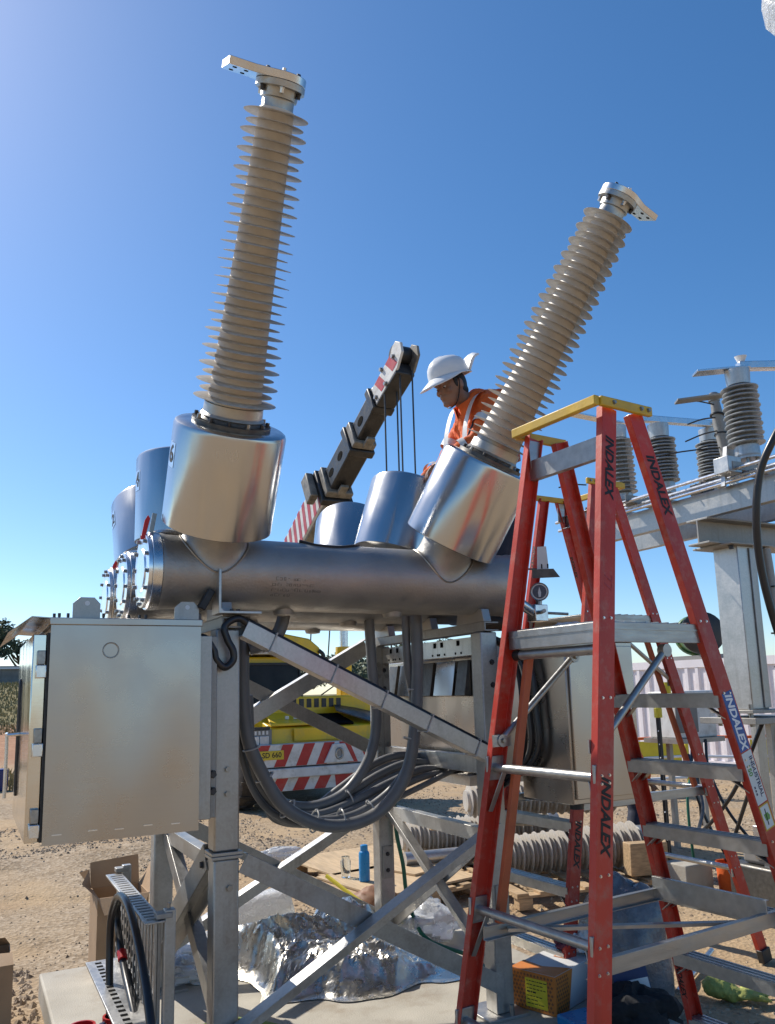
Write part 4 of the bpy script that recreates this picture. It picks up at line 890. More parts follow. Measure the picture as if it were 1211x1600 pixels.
mb = MB(); mb.hexa([(4.84, TY+.12, 1.11), (5.42, TY+.12, 1.11), (5.42, TY+.85, 1.27), (4.96, TY+.85, 1.27), (4.84, TY+.10, 1.14), (5.42, TY+.10, 1.14), (5.42, TY+.85, 1.30), (4.96, TY+.85, 1.30)]); mb.build('open_hatch', 'dark_void', hd)
mb = MB(); mb.hexa([(5.2, TY+.3, 1.32), (5.72, TY+.10, 1.13), (6.05, TY+.6, 1.25), (5.42, TY+.9, 1.42), (5.2, TY+.3, 1.34), (5.72, TY+.10, 1.15), (6.05, TY+.6, 1.27), (5.42, TY+.9, 1.44)]); mb.build('side_hatch', 'black_paint', hd)
MB().lim(4.40, 5.62, TY+.045, TY+.059, .90, 1.09).build('front_panel', 'yellow', hd, bev=.006)
for k in range(6): MB().lim(4.62+.12*k, 4.69+.12*k, TY+.93, TY+1.04, 1.315+.003*k, 1.325+.003*k).build('vent_slot', 'yellow', hd)
MB().lim(4.25, 6.1, 12.45, 12.74, 1.25, 1.56).build('cowl', 'yellow', t, bev=.03)
for k in range(7): MB().lim(4.62+.13*k, 4.70+.13*k, 12.44, 12.449, 1.38, 1.52).build('cowl_louvre', 'black_paint', t)
for k in (0, 1): MB().tube([(4.35+.9*k, 12.73, 1.57), (4.75+.9*k, 12.80, 1.80)], .012, 6).build('wiper', 'rubber', t)
# headlight pod on the near left corner
hp = tb('headlight_pod', 'grey_wall', TX0+.08, TX0+.44, TY+.02, TY+.5, .84, 1.09)
for x0 in (TX0+.10, TX0+.25): MB().lim(x0, x0+.14, TY+.004, TY+.019, .87, 1.0).build('headlight', 'lens', hp, bev=.02)
MB().lim(TX0+.08, TX0+.40, TY-.01, TY+.1, 1.095, 1.13).build('lamp_guard', 'black_paint', hp)
for k in range(5): MB().lim(TX0+.11+.06*k, TX0+.14+.06*k, TY+.012, TY+.018, 1.02, 1.075).build('grille_bar', 'white_paint', hp)
# cab
cab = MB(); cab.hexa([(3.62, 12.75, 1.0), (5.0, 12.75, 1.0), (5.0, 14.4, 1.0), (3.62, 14.4, 1.0), (3.72, 12.95, 2.22), (4.95, 12.95, 2.22), (4.95, 14.4, 2.25), (3.72, 14.4, 2.25)]); cab = cab.build('cab', 'yellow', t, bev=.03)
mb = MB(); mb.hexa([(3.86, 12.765, 1.42), (4.93, 12.765, 1.42), (4.93, 12.9, 1.42), (3.86, 12.9, 1.42), (3.88, 12.868, 2.10), (4.90, 12.868, 2.10), (4.90, 12.95, 2.10), (3.88, 12.95, 2.10)]); ws = mb.build('windscreen', 'glass', cab, bev=.01)
for q in (((3.86, 12.76, 1.42), (3.88, 12.86, 2.10)), ((4.93, 12.76, 1.42), (4.90, 12.86, 2.10)), ((3.86, 12.76, 1.42), (4.93, 12.76, 1.42)), ((3.88, 12.86, 2.10), (4.90, 12.86, 2.10))): MB().beam(q[0], q[1], .03, .04).build('window_seal', 'rubber', ws)
MB().lim(3.66, 5.02, 12.78, 14.45, 2.255, 2.33).build('cab_roof', 'white_paint', cab, bev=.02)
MB().tube([(4.15+.17*math.cos(x), 12.742-.03*math.sin(x), 1.55+.15*math.sin(x)) for x in [i*2*math.pi/24 for i in range(24)]], .012, 8, True).build('steering_wheel', 'grey_wall', ws)
MB().beam((3.70, 12.62, 1.0), (3.66, 12.66, 2.55), .12, .12, (1, 0, 0)).build('cab_pillar', 'yellow', t, bev=.015)
mb = MB(); mb.tube(catmull([(3.68, 12.6, 1.75), (3.60, 12.45, 1.95), (3.62, 12.4, 2.1)], 4), .015, 8); mb.box((3.62, 12.4, 1.86), (.16, .05, .28)); mb.build('mirror', 'black_paint', t)
# bumper with stripes, each stripe its own plate
bmp = tb('bumper', 'white_paint', TX0+.02, TX1+.05, TY-.12, TY+.05, .55, .875, .01)
MB().lim(TX0+.15, TX1+.05, TY-.16, TY+.02, .39, .53).build('tow_beam', 'white_paint', bmp, bev=.015)
MB().lim(TX0+.15, TX1+.05, TY-.10, TY+.02, .531, .549).build('gap_strip', 'black_paint', bmp)
lowb = MB().lim(TX0+.25, TX1+.05, TY-.08, TY+.0, .20, .388).build('lower_plate', 'white_paint', bmp, bev=.005)
def stripe(par, x0, wv, sl, z0, z1, yy): MB().prism([(x0, z0), (x0+wv, z0), (x0+wv+sl, z1), (x0+sl, z1)], (0, yy, 0), (1, 0, 0), (0, 0, 1), (0, -1, 0), .003).build('red_stripe', 'red_paint', par)
for x0, sl in ((3.66, .14), (4.02, .14), (4.36, .14), (4.68, .14), (5.20, -.14), (5.52, -.14), (5.84, -.14)): stripe(bmp, x0, .17, sl, .556, .87, TY-.1205)
for x0, sl in ((3.98, .10), (4.32, .10), (4.66, .10), (5.02, -.02), (5.36, -.10), (5.70, -.10)): stripe(lowb, x0, .18 if x0 != 5.02 else .26, sl, .203, .385, TY-.0805)
tow = MB().prism([(-.24, 0), (.24, 0), (.10, .27), (-.10, .27)], (5.04, TY-.125, .57), (1, 0, 0), (0, 0, 1), (0, -1, 0), .05).build('tow_block', 'white_paint', bmp, bev=.008)
MB().tube([(5.04+.055*math.cos(x), TY-.18, .70+.075*math.sin(x)) for x in [i*2*math.pi/20 for i in range(20)]], .018, 8, True).build('tow_eye', 'bolt', tow)
MB().lathe((5.04, TY-.178, .70), (0, -1, 0), [(0, .045), (.002, .045)], 20).build('tow_hole', 'grey_wall', tow)
np_ = MB().lim(3.80, 4.17, TY-.135, TY-.122, .66, .79).build('number_plate', 'plate_yellow', bmp, bev=.004)
lettering('SD 660', (3.985, TY-.1365, .725), (1, 0, 0), (0, 0, 1), .105, 'ink', np_, sx=.95, bold=.002)
# wheels
for xx in (3.78, 5.95):
    for yy in (12.45, 16.2):
        wh = MB().lathe((xx-.17, yy, .43), (1, 0, 0), [(0, .36), (.02, .48), (.05, .545), (.29, .545), (.32, .48), (.34, .36)], 36).build('wheel', 'tyre', t)
        MB().lathe((xx-.175, yy, .43), (1, 0, 0), [(0, .22), (.03, .30), (.31, .30), (.35, .22)], 24).build('rim', 'white_paint', wh)
        for k in range(30):
            a = 2*math.pi*k/30; MB().box((xx+(.07 if k % 2 else -.07), yy+.545*math.cos(a), .43+.545*math.sin(a)), (.16, .05, .03), Matrix.Rotation(a-math.pi/2, 3, 'X')).build('tread_block', 'tyre', wh)
# hydraulic lift ram, short yellow stub boom, aerials
tb('ram_barrel', 'yellow', 5.78, 6.0, 13.1, 13.32, 1.2, 2.25, .02); MB().cyl((5.89, 13.2, 2.22), (5.89, 13.2, 2.40), .15).build('ram_collar', 'yellow', t)
MB().cyl((5.89, 13.2, 2.40), (5.90, 13.2, 3.0), .075).build('ram_rod', 'machined', t)
mb = MB(); mb.prism([(3.95, 2.40), (4.55, 2.62), (5.10, 2.52), (5.30, 2.36), (5.28, 2.2), (4.9, 2.16), (4.1, 2.34)], (0, 12.85, 0), (1, 0, 0), (0, 0, 1), (0, 1, 0), .5); hb = mb.build('boom_nose', 'yellow', t, bev=.03)
MB().tube(catmull([(5.26, 12.84, 2.32), (5.33, 12.82, 2.25), (5.34, 12.82, 2.12), (5.28, 12.82, 2.06)], 5), .035, 8).build('hook', 'black_paint', hb)
for xx in (4.34, 4.40): MB().prism([(0, 0), (.06, 0), (.0, .16), (-.06, .16)], (xx+.05, 12.846, 2.42), (1, 0, 0), (0, 0, 1), (0, -1, 0), .003).build('red_chevron', 'red_paint', hb)
for xx, hh in ((5.40, .75), (5.75, .5)): MB().cyl((xx, 13.6, 2.2), (xx+.05, 13.6, 2.3+hh), .012, n=6).build('aerial', 'black_paint', t)
# telescopic boom
B0, B1 = V((4.55, 13.351, 3.08)), V((4.694, 8.407, 5.831)); bd = (B1-B0); BL = bd.length; bd.normalize(); bx = V((0, 0, 1)).cross(bd).normalized()*-1; bu = bd.cross(bx)*-1
if bu.z < 0: bu = -bu
bx = bx if bx.x > 0 else -bx
def bsec(nm, m_, k0, k1, w_, h_, par=None, bev=.03, du=0):
    p0, p1 = B0+bd*BL*k0+bu*du, B0+bd*BL*k1+bu*du
    return MB().beam(p0, p1, w_, h_, bu).build(nm, m_, par or t, bev=bev)
s1 = bsec('boom_base_section', 'white_paint', -.1, .55, .40, .50)
s2 = bsec('boom_middle_section', 'black_paint', .50, .72, .31, .38)
s3 = bsec('boom_upper_section', 'black_paint', .70, .87, .25, .31)
und = bsec('boom_underside', 'primer', .25, .548, .34, .03, s1, 0, -.27)
for k in range(14):         # stripes on the near side
    p = B0+bd*BL*(.04+.036*k)-bx*.2005
    MB().prism([(0, -.24), (.10, -.24), (.22, .24), (.12, .24)], p, bd, bu, -bx, .003).build('red_stripe', 'red_paint', s1)
for k0, w_, h_, m_ in ((.53, .50, .60, 'black_paint'), (.553, .42, .50, 'primer'), (.70, .39, .47, 'black_paint'), (.723, .34, .41, 'primer'), (.835, .32, .38, 'black_paint')):
    bsec('boom_collar', m_, k0, k0+.022, w_, h_, s2, .02)
for k in (.60, .66, .78):
    p = B0+bd*BL*k-bx*(.1555 if k < .7 else .1255); mb = MB(); mb.prism([(.085*math.cos(a), .055*math.sin(a)) for a in [i*2*math.pi/16 for i in range(16)]], p, bd, bu, -bx, .004); mb.build('access_hole', 'dark_void', s2)
for k in (.57, .74): 
    p = B0+bd*BL*k-bu*.25; MB().beam(p, p+bd*.18, .12, .05, bu).build('wear_pad', 'primer', s2, bev=.01)
mb = MB(); q = B0+bd*BL*.52-bx*.31; mb.beam(q-bu*.15, q+bu*.30, .12, .22, bd); mb.build('side_bracket', 'primer', s1, bev=.02)
# boom head: two cheek plates with stripes, sheaves between
for s_ in (-1, 1):
    p = B0+bd*BL*.868+bx*(s_*.12-.0175)
    ck = MB().prism([(-.02, -.17), (.60, -.20), (.80, -.11), (.84, .02), (.76, .14), (.66, .14), (.58, .09), (-.02, .10)], p, bd, bu, bx, .035).build('head_cheek', 'white_paint' if s_ < 0 else 'primer', t, bev=.008)
    if s_ < 0:
        for k in (.16, .50): MB().prism([(k, -.14), (k+.15, -.14), (k+.07, .085), (k-.08, .085)], p-bx*.0005, bd, bu, -bx, .003).build('red_stripe', 'red_paint', ck)
        for a, b in ((.02, -.1), (.32, .1), (.3, -.15), (.62, 0)): bolt_obj(ck, p-bx*.004+bd*a+bu*b, -bx, .028, .03)
MB().beam(B0+bd*BL*.86-bu*.10, B0+bd*BL*.97-bu*.14, .27, .20, bu).build('head_box', 'black_paint', t, bev=.02)
for k, du in ((.92, -.10), (.975, .08)): MB().cyl(B0+bd*BL*k+bu*du-bx*.11, B0+bd*BL*k+bu*du+bx*.11, .12).build('sheave', 'black_paint', t)
for k, dx in ((.90, -.12), (.915, .02), (.965, -.07), (.975, .08)):
    p = B0+bd*BL*k+bx*dx-bu*.2; MB().cyl(p, V((p.x, p.y, 1.7)), .011, n=6).build('hoist_rope', 'black_paint', t)

# ------------------------------------------------------------------ workers
def worker(px, py, pz):
    t = thing('person', 'person in orange reflective shirt and white brimmed hard hat leaning over the cans', 'person', (px, py, pz))
    H = V((2.585, 4.08, 3.47))                     # head centre, faces -X and down
    fwd = V((-.90, -.10, -.38)).normalized(); up = V((-.34, -.05, .92)); up = (up-fwd*up.dot(fwd)).normalized(); lat = up.cross(fwd)
    Rm = Matrix((fwd, lat, up)).transposed()
    # ---- body: head, neck, forearms and hands fused in one continuous skin with the trunk and legs
    mb = MB()
    blob(mb, H, (.098, .078, .118), Rm, 20, 14)
    Hp = lambda a, b, c: H+fwd*a+lat*b+up*c
    blob(mb, Hp(.035, 0, -.062), (.062, .058, .062), Rm)           # jaw
    blob(mb, Hp(.078, 0, -.098), (.026, .028, .022), Rm)           # chin
    blob(mb, Hp(.088, 0, -.052), (.018, .030, .020), Rm)           # mouth
    blob(mb, Hp(.100, 0, -.061), (.010, .022, .006), Rm); blob(mb, Hp(.101, 0, -.048), (.010, .020, .006), Rm)
    mb.add([Hp(.088, -.010, .028), Hp(.088, .010, .028), Hp(.122, -.015, -.022), Hp(.122, .015, -.022), Hp(.09, -.02, -.03), Hp(.09, .02, -.03), Hp(.07, 0, 0)], [(0, 2, 3, 1), (2, 4, 5, 3), (0, 4, 2), (1, 3, 5), (0, 1, 6), (0, 6, 4), (1, 5, 6), (4, 6, 5)])
    blob(mb, Hp(.112, 0, -.018), (.018, .016, .014), Rm)           # nose tip
    for s in (-1, 1):
        blob(mb, Hp(.082, .033*s, .030), (.018, .024, .010), Rm)   # brow
        blob(mb, Hp(-.012, .080*s, -.004), (.022, .010, .034), Rm) # ear
        blob(mb, Hp(.070, .045*s, -.020), (.022, .020, .022), Rm)  # cheek
    N0 = V((2.695, 4.09, 3.385)); Sh = V((2.80, 4.09, 3.32)); hip = V((2.86, 4.05, 2.72))
    limb(mb, [Hp(-.03, 0, -.06), N0, V((2.75, 4.09, 3.34))], [.062, .058, .075])
    limb(mb, [Sh, V((2.83, 4.08, 3.0)), hip], [.13, .135, .13])
    sh = {1: V((2.84, 4.30, 3.33)), -1: V((2.80, 3.87, 3.33))}
    el = {1: V((2.70, 4.38, 3.03)), -1: V((2.645, 3.90, 3.05))}
    wr = {1: V((2.46, 4.32, 2.90)), -1: V((2.46, 4.00, 2.955))}
    for s in (-1, 1):
        limb(mb, [Sh, sh[s]], [.10, .07]); limb(mb, [sh[s], el[s], wr[s]], [.058, .045, .029])
        hd = (wr[s]-el[s]).normalized(); hd = (hd+V((-.15, .02, -.25))).normalized(); sd_ = V((0, 0, 1)).cross(hd).normalized(); un = hd.cross(sd_)
        pc = wr[s]+hd*.05; blob(mb, pc, (.05, .042, .017), Matrix((hd, sd_, un)).transposed())
        for k, (ln, of) in enumerate(((.075, -.030), (.085, -.010), (.080, .011), (.064, .030))):
            a = wr[s]+hd*.085+sd_*of; b = a+hd*ln*.55-un*.012; c_ = b+hd*ln*.4-un*.035
            limb(mb, [a, b, c_], [.0098, .0088, .0075], 8)
        a = wr[s]+hd*.03-sd_*.035*s; limb(mb, [a, a+hd*.035-sd_*.025*s-un*.012, a+hd*.065-sd_*.026*s-un*.03], [.0125, .0105, .0085], 8)
        limb(mb, [hip+V((0, .09*s, -.02)), V((2.80+.03*s, 4.04+.075*s, 2.33)), V((2.86+.03*s, 4.03+.06*s, 1.99))], [.09, .062, .045])
    off = V((px, py, pz)); me_ = fuse(mb, .0065, 3)
    for v in me_.vertices: v.co -= off
    me_.materials.append(M['skin']); obj('body', me_, None, t)
    for s in (-1, 1):           # eyes
        e = MB(); blob(e, Hp(.079, .033*s, .006), (.012, .013, .008), Rm, 10, 8); e.build('eye', 'tie', t); e = MB(); blob(e, Hp(.0868, .033*s, .003), (.006, .007, .006), Rm, 8, 6); e.build('iris', 'hair', t)
    # hair
    mb = MB(); blob(mb, Hp(-.022, 0, .012), (.092, .0835, .105), Rm, 20, 14); blob(mb, Hp(-.06, 0, -.045), (.045, .066, .05), Rm); 
    for s in (-1, 1): blob(mb, Hp(.018, .074*s, .012), (.014, .010, .034), Rm)
    me_ = fuse(mb, .008, 2)
    for v in me_.vertices: v.co -= off
    me_.materials.append(M['hair']); obj('hair', me_, None, t)
    # shirt
    mb = MB(); blob(mb, V((2.82, 4.085, 3.24)), (.175, .225, .17)); blob(mb, V((2.80, 4.08, 3.08)), (.18, .21, .18)); limb(mb, [Sh, V((2.83, 4.08, 3.0)), hip], [.155, .165, .16]); blob(mb, V((2.835, 4.07, 2.9)), (.155, .20, .22))
    for s in (-1, 1):
        mid = el[s].lerp(wr[s], .62); limb(mb, [Sh+V((.0, .10*s, .03)), sh[s], sh[s].lerp(el[s], .55), el[s], mid], [.105, .088, .080, .072, .056])
    limb(mb, [V((2.735, 4.09, 3.345)), V((2.78, 4.09, 3.30))], [.085, .13])
    me_ = fuse(mb, .010, 4)
    nrm_ = [v.normal.copy() for v in me_.vertices]
    for v in me_.vertices:
        p = v.co.copy(); q = noise.noise(V((p.x*9, p.y*9, p.z*16)))*.016+(.5-abs(noise.noise(V((p.x*14+p.z*6, p.y*14, p.z*20)))))*.016-.008+noise.noise(V((p.x*24, p.y*24, p.z*34)))*.005
        v.co = p+nrm_[v.index]*q-off
    me_.materials.append(M['orange']); sh_o = obj('shirt', me_, None, t)
    # collar, placket pocket, tape
    mb = MB(); ax = (N0-V((2.80, 4.09, 3.25))).normalized(); cx_ = V((0, 1, 0)); cz = ax.cross(cx_)
    for j in range(21):
        a = math.pi*(.08+1.84*j/20); d = cz*math.cos(a)+cx_*math.sin(a)
        for h_, r_ in ((-.055, .10), (.035, .080), (.043, .087), (-.045, .112)): mb.v.append(N0-ax*.03+ax*h_+d*r_)
    for j in range(20):
        for k in range(4): mb.f.append((j*4+k, j*4+(k+1) % 4, (j+1)*4+(k+1) % 4, (j+1)*4+k))
    mb.build('collar', 'orange', sh_o)
    def tape(c, ax, r, wd, k0=0, k1=2*math.pi, sq=1):
        ax = V(ax).normalized(); u = ax.orthogonal().normalized(); w_ = ax.cross(u); mb = MB(); n = 28
        for j in range(n+1):
            a = k0+(k1-k0)*j/n; d = u*math.cos(a)+w_*math.sin(a)*sq
            mb.v += [V(c)+d*r-ax*wd/2, V(c)+d*r+ax*wd/2]
        for j in range(n): mb.f.append((2*j, 2*j+2, 2*j+3, 2*j+1))
        return mb.build('reflective_band', 'retro', sh_o)
    for s in (-1, 1): tape(sh[s].lerp(el[s], .55), el[s]-sh[s], .096, .05); tape(el[s].lerp(wr[s], .4), wr[s]-el[s], .078, .04)
    for s, yy in ((-1, 3.985), (1, 4.21)):       # braces over the shoulders
        mb = MB(); pts = catmull([(2.635, yy, 2.95), (2.608, yy, 3.08), (2.622, yy, 3.22), (2.69, yy+.01*s, 3.385), (2.80, yy+.01*s, 3.425), (2.91, yy, 3.40), (2.985, yy, 3.28), (3.0, yy, 3.0)], 5)
        for p in pts: mb.v += [p-V((0, .026, 0)), p+V((0, .026, 0))]
        for j in range(len(pts)-1): mb.f.append((2*j, 2*j+1, 2*j+3, 2*j+2))
        mb.build('reflective_band', 'retro', sh_o)
    mb = MB(); mb.tube([(2.665, 3.95, 3.20), (2.635, 3.955, 3.12), (2.635, 3.96, 3.04)], [.018, .024, .02], 10); mb.build('pocket_pouch', 'black_paint', sh_o)
    mb = MB(); limb(mb, [hip+V((0, 0, .03)), hip], [.165, .165])
    for s in (-1, 1): limb(mb, [hip+V((0, .09*s, -.02)), V((2.80+.03*s, 4.04+.075*s, 2.33)), V((2.86+.03*s, 4.03+.06*s, 2.03))], [.105, .08, .068])
    me_ = fuse(mb, .012, 3)
    for v in me_.vertices: v.co -= off
    me_.materials.append(M['trousers']); obj('trousers', me_, None, t)
    for s in (-1, 1):
        mb = MB(); c_ = V((2.86+.03*s, 4.03+.06*s, 1.965)); limb(mb, [c_+V((0, 0, .06)), c_+V((.02, 0, .03)), c_+V((-.16, 0, .015))], [.055, .05, .04]); me_ = fuse(mb, .01, 2)
        for v in me_.vertices: v.co -= off
        me_.materials.append(M['boot']); obj('boot', me_, None, t)
    # hard hat with a wide cloth brim and neck flap
    hat_o = Hp(-.012, 0, .060); hu = (up+fwd*-.06).normalized(); hf = (fwd-hu*fwd.dot(hu)).normalized(); hl = hu.cross(hf)
    mb = MB(); nn = 36
    rings = [(.0, 1.0), (.035, .99), (.07, .93), (.10, .78), (.122, .52), (.131, .25), (.133, .02)]
    for h_, k in rings:
        for j in range(nn):
            a = 2*math.pi*j/nn; ridge = .006*math.exp(-(math.sin(a)/.22)**2)*(1 if h_ > .03 else 0)
            mb.v.append(hat_o+hf*math.cos(a)*.142*k+hl*math.sin(a)*.118*k+hu*(h_+ridge))
    for i in range(len(rings)-1):
        for j in range(nn): mb.f.append((i*nn+j, i*nn+(j+1) % nn, (i+1)*nn+(j+1) % nn, (i+1)*nn+j))
    hat = mb.build('hard_hat', 'white_plastic', t, smooth=60)
    mb = MB(); rr = [(.0, .96, .012), (1, 1.0, .002), (.9, 1.0, -.004)]
    def brim(a, k):      # long peak in front, flap lifting behind
        c_ = math.cos(a); ext = .008+.085*max(0, c_)**1.6+.012*max(0, -c_)
        drop = -.058*max(0, c_)**1.2-.012*abs(math.sin(a))
        return hat_o+hf*math.cos(a)*(.142+ext*k)+hl*math.sin(a)*(.118+ext*k*.85)+hu*(.004+drop*k)
    for k in (0, .33, .66, 1.0):
        for j in range(nn): mb.v.append(brim(2*math.pi*j/nn, k))
    for i in range(3):
        for j in range(nn): mb.f.append((i*nn+j, (i+1)*nn+j, (i+1)*nn+(j+1) % nn, i*nn+(j+1) % nn))
    o = mb.build('hat_brim', 'white_plastic', hat, smooth=60); so = o.modifiers.new('t', 'SOLIDIFY'); so.thickness = .004
    mb = MB()               # cloth flap flipped up behind the shell
    for j in range(15):
        an = math.radians(120+120*j/14); c_, s_ = math.cos(an), math.sin(an); k = math.sin(math.pi*j/14)
        for r_, h_ in ((.0, .0), (.03, .045), (.065, .100+.010*math.sin(j*1.3)), (.105, .118+.014*math.sin(j*.9+1))):
            mb.v.append(hat_o+hf*c_*(.146+r_*(.5+.5*k))+hl*s_*(.122+r_*(.5+.5*k))+hu*(h_*(.55+.45*k)-.002))
    for j in range(14):
        for i in range(3): mb.f.append((j*4+i, j*4+i+1, (j+1)*4+i+1, (j+1)*4+i))
    o = mb.build('neck_flap', 'white_plastic', hat, smooth=50); so = o.modifiers.new('t', 'SOLIDIFY'); so.thickness = .003
    for s in (-1, 1): MB().tube(catmull([Hp(-.01, .086*s, .05), Hp(.01, .082*s, -.03), Hp(.045, .05*s, -.11), Hp(.06, 0, -.128)], 4), .0035, 6).build('chin_strap', 'hair', hat)
    return t
worker(2.83, 4.05, 1.95)
def stooped(label):
    f0 = V((6.12, 6.6, GZ)); t = thing('person', label, 'person', f0)
    hip = f0+V((.06, .05, .86)); shd = f0+V((.16, .30, 1.16)); off = f0
    def fz(mb, vx, nm, m_, it=3):
        me_ = fuse(mb, vx, it)
        for v in me_.vertices: v.co -= off
        me_.materials.append(M[m_]); return obj(nm, me_, None, t)
    mb = MB(); limb(mb, [shd, hip], [.12, .13]); hd = shd+V((.10, .17, .03)); blob(mb, hd, (.10, .08, .115)); blob(mb, hd+V((.09, 0, -.03)), (.025, .02, .02)); limb(mb, [shd, hd], [.07, .06])
    ft = {-1: f0+V((-.12, -.12, .05)), 1: f0+V((.18, .12, .05))}
    for s in (-1, 1):
        a = shd+V((0, .18*s, 0)); e_ = a+V((.12, .03*s, -.27)); w_ = e_+V((.14, 0, -.2)); limb(mb, [shd, a, e_, w_], [.1, .06, .046, .03]); blob(mb, w_+V((.04, 0, -.05)), (.035, .02, .05))
        for k in range(4): limb(mb, [w_+V((.03, .02*k-.03, -.09)), w_+V((.05, .02*k-.03, -.15))], [.009, .008], 8)
        limb(mb, [w_+V((.05, -.03, -.04)), w_+V((.08, -.04, -.08))], [.011, .009], 8)
        limb(mb, [hip+V((0, .09*s, -.02)), (hip+ft[s])/2+V((.09, .02*s, 0)), ft[s]], [.09, .062, .045])
    fz(mb, .012, 'body', 'skin')
    mb = MB(); blob(mb, shd.lerp(hip, .45), (.17, .20, .22)); limb(mb, [shd, hip+V((0, 0, .08))], [.16, .155])
    for s in (-1, 1): a = shd+V((0, .18*s, 0)); limb(mb, [shd, a, a+V((.12, .03*s, -.27)), a+V((.2, .03*s, -.38))], [.13, .09, .075, .06])
    fz(mb, .014, 'shirt', 'orange')
    mb = MB(); blob(mb, hip, (.16, .18, .14))
    for s in (-1, 1): limb(mb, [hip+V((0, .09*s, -.02)), (hip+ft[s])/2+V((.09, .02*s, 0)), ft[s]+V((0, 0, .06))], [.11, .085, .07])
    fz(mb, .014, 'trousers', 'trousers')
    for s in (-1, 1): mb = MB(); limb(mb, [ft[s]+V((0, 0, .06)), ft[s]+V((0, 0, .0)), ft[s]+V((.17, 0, -.01))], [.06, .055, .042]); fz(mb, .012, 'boot', 'boot', 2)
    mb = MB(); mb.lathe(hd+V((.0, 0, .03)), (.2, 0, 1), [(0, .14), (.01, .14), (.012, .12), (.07, .105), (.11, .06), (.12, .01)], 24); mb.build('hard_hat', 'white_plastic', t)
stooped('person in orange shirt and dark trousers stooping beyond the tan cabinet')

# ------------------------------------------------------------------ disconnector and its stand, right background
t = thing('steel_column', 'galvanised column and I beam carrying the disconnector at right', 'steel column', (5.17, 4.23, 1.38))
MB().lim(5.08, 5.26, 4.12, 4.34, 1.40, 2.615).build('column', 'galv_light', t, bev=.006)
MB().lim(5.20, 5.268, 4.108, 4.118, 1.41, 2.60).build('column_flange', 'galv', t, bev=.003)
MB().lim(4.98, 5.40, 4.04, 4.42, 1.375, 1.399).build('base_plate', 'galv_dull', t, bev=.003)
MB().lim(4.95, 5.42, 4.06, 4.42, 2.612, 2.626).build('cap_plate', 'galv_dull', t, bev=.002)
MB().ibeam((4.83, 4.25, 2.725), (6.6, 4.25, 2.725), .20, .195, .014, (0, 0, 1)).build('i_beam', 'galv_dull', t, bev=.002)
for xx in (5.02, 5.36): bolt_obj(t, (xx, 4.12, 2.612), (0, 0, -1), .018, .03, 'dark_bolt')
MB().tube([(5.38, 4.1, 2.6), (5.40, 4.08, 2.0), (5.41, 4.06, 1.38)], .032, 12).build('conduit', 'galv_dull', t)
for zz in (2.3, 1.95, 1.7): MB().lim(5.36, 5.44, 4.05, 4.12, zz, zz+.012).build('conduit_strap', 'hose', t)
t = thing('lower_stand', 'perforated steel stand with jacking nuts below the galvanised column', 'steel stand', (5.2, 4.2, GZ))
MB().lim(4.95, 5.60, 4.0, 4.5, 1.30, 1.345).build('top_plate', 'galv_dull', t, bev=.003)
for xx, yy in ((5.03, 4.1), (5.36, 4.1), (5.36, 4.38), (5.03, 4.38)): MB().cyl((xx, yy, 1.28), (xx, yy, 1.44), .016).build('jacking_bolt', 'bolt', t)
lg = MB().chan((5.30, 4.12, GZ), (5.30, 4.12, 1.30), .10, .05, .006, (0, 1, 0)).build('leg', 'galv', t, bev=.001)
for k in range(14): MB().cyl((5.30+(.02 if k % 2 else -.02), 4.117, .1+.08*k), (5.30+(.02 if k % 2 else -.02), 4.1195, .1+.08*k), .010, n=8).build('perforation', 'dark_void', lg)
MB().chan((5.55, 4.45, GZ), (5.55, 4.45, 1.30), .10, .05, .006, (0, 1, 0)).build('leg', 'galv', t, bev=.001)
MB().cyl((5.45, 4.0, 1.22), (5.9, 3.9, 1.26), .06).build('damper', 'white_plastic', t)
MB().cyl((5.42, 4.02, .95), (5.42, 4.02, 1.25), .035).build('post_clamp', 'bolt', t)
t = thing('disconnector_switch', 'high voltage disconnector with grey ribbed post insulators on channel beams', 'switchgear', (5.3, 4.6, 2.83))
for xx in (4.95, 5.55):
    MB().chan((xx, 3.2, 2.945), (xx, 5.75, 2.945), .19, .07, .008, (1, 0, 0)).build('base_channel', 'galv', t, bev=.002)
for yy in (3.92, 5.0, 5.5): MB().chan((4.80, yy, 3.11), (6.5, yy, 3.11), .13, .06, .006, (0, 0, 1)).build('cross_channel', 'galv_dull', t, bev=.002)
MB().lim(4.76, 4.90, 3.86, 3.99, 3.09, 3.21).build('pivot_bracket', 'galv_light', t, bev=.004)
for dx, dz, y1 in ((-.06, .075, 3.2), (.02, .045, 3.2), (-.03, .0, 3.2)): MB().tube([(4.90+dx, 5.9, 3.045+dz), (4.90+dx, y1, 3.045+dz)], .014, 10).build('drive_rod', 'machined', t)
for yy in (4.02, 4.55): MB().lathe((4.90, yy, 3.05), (0, 1, 0), [(0, .018), (.01, .028), (.06, .028), (.07, .018)], 10).build('rod_clamp', 'bolt', t)
MB().lim(4.98, 5.12, 4.30, 4.42, 3.05, 3.14).build('drive_box', 'black_paint', t, bev=.005)
MB().beam((4.86, 4.0, 3.02), (4.90, 3.98, 3.32), .035, .02, (1, 0, 0)).build('lever', 'galv_light', t)
_is = None
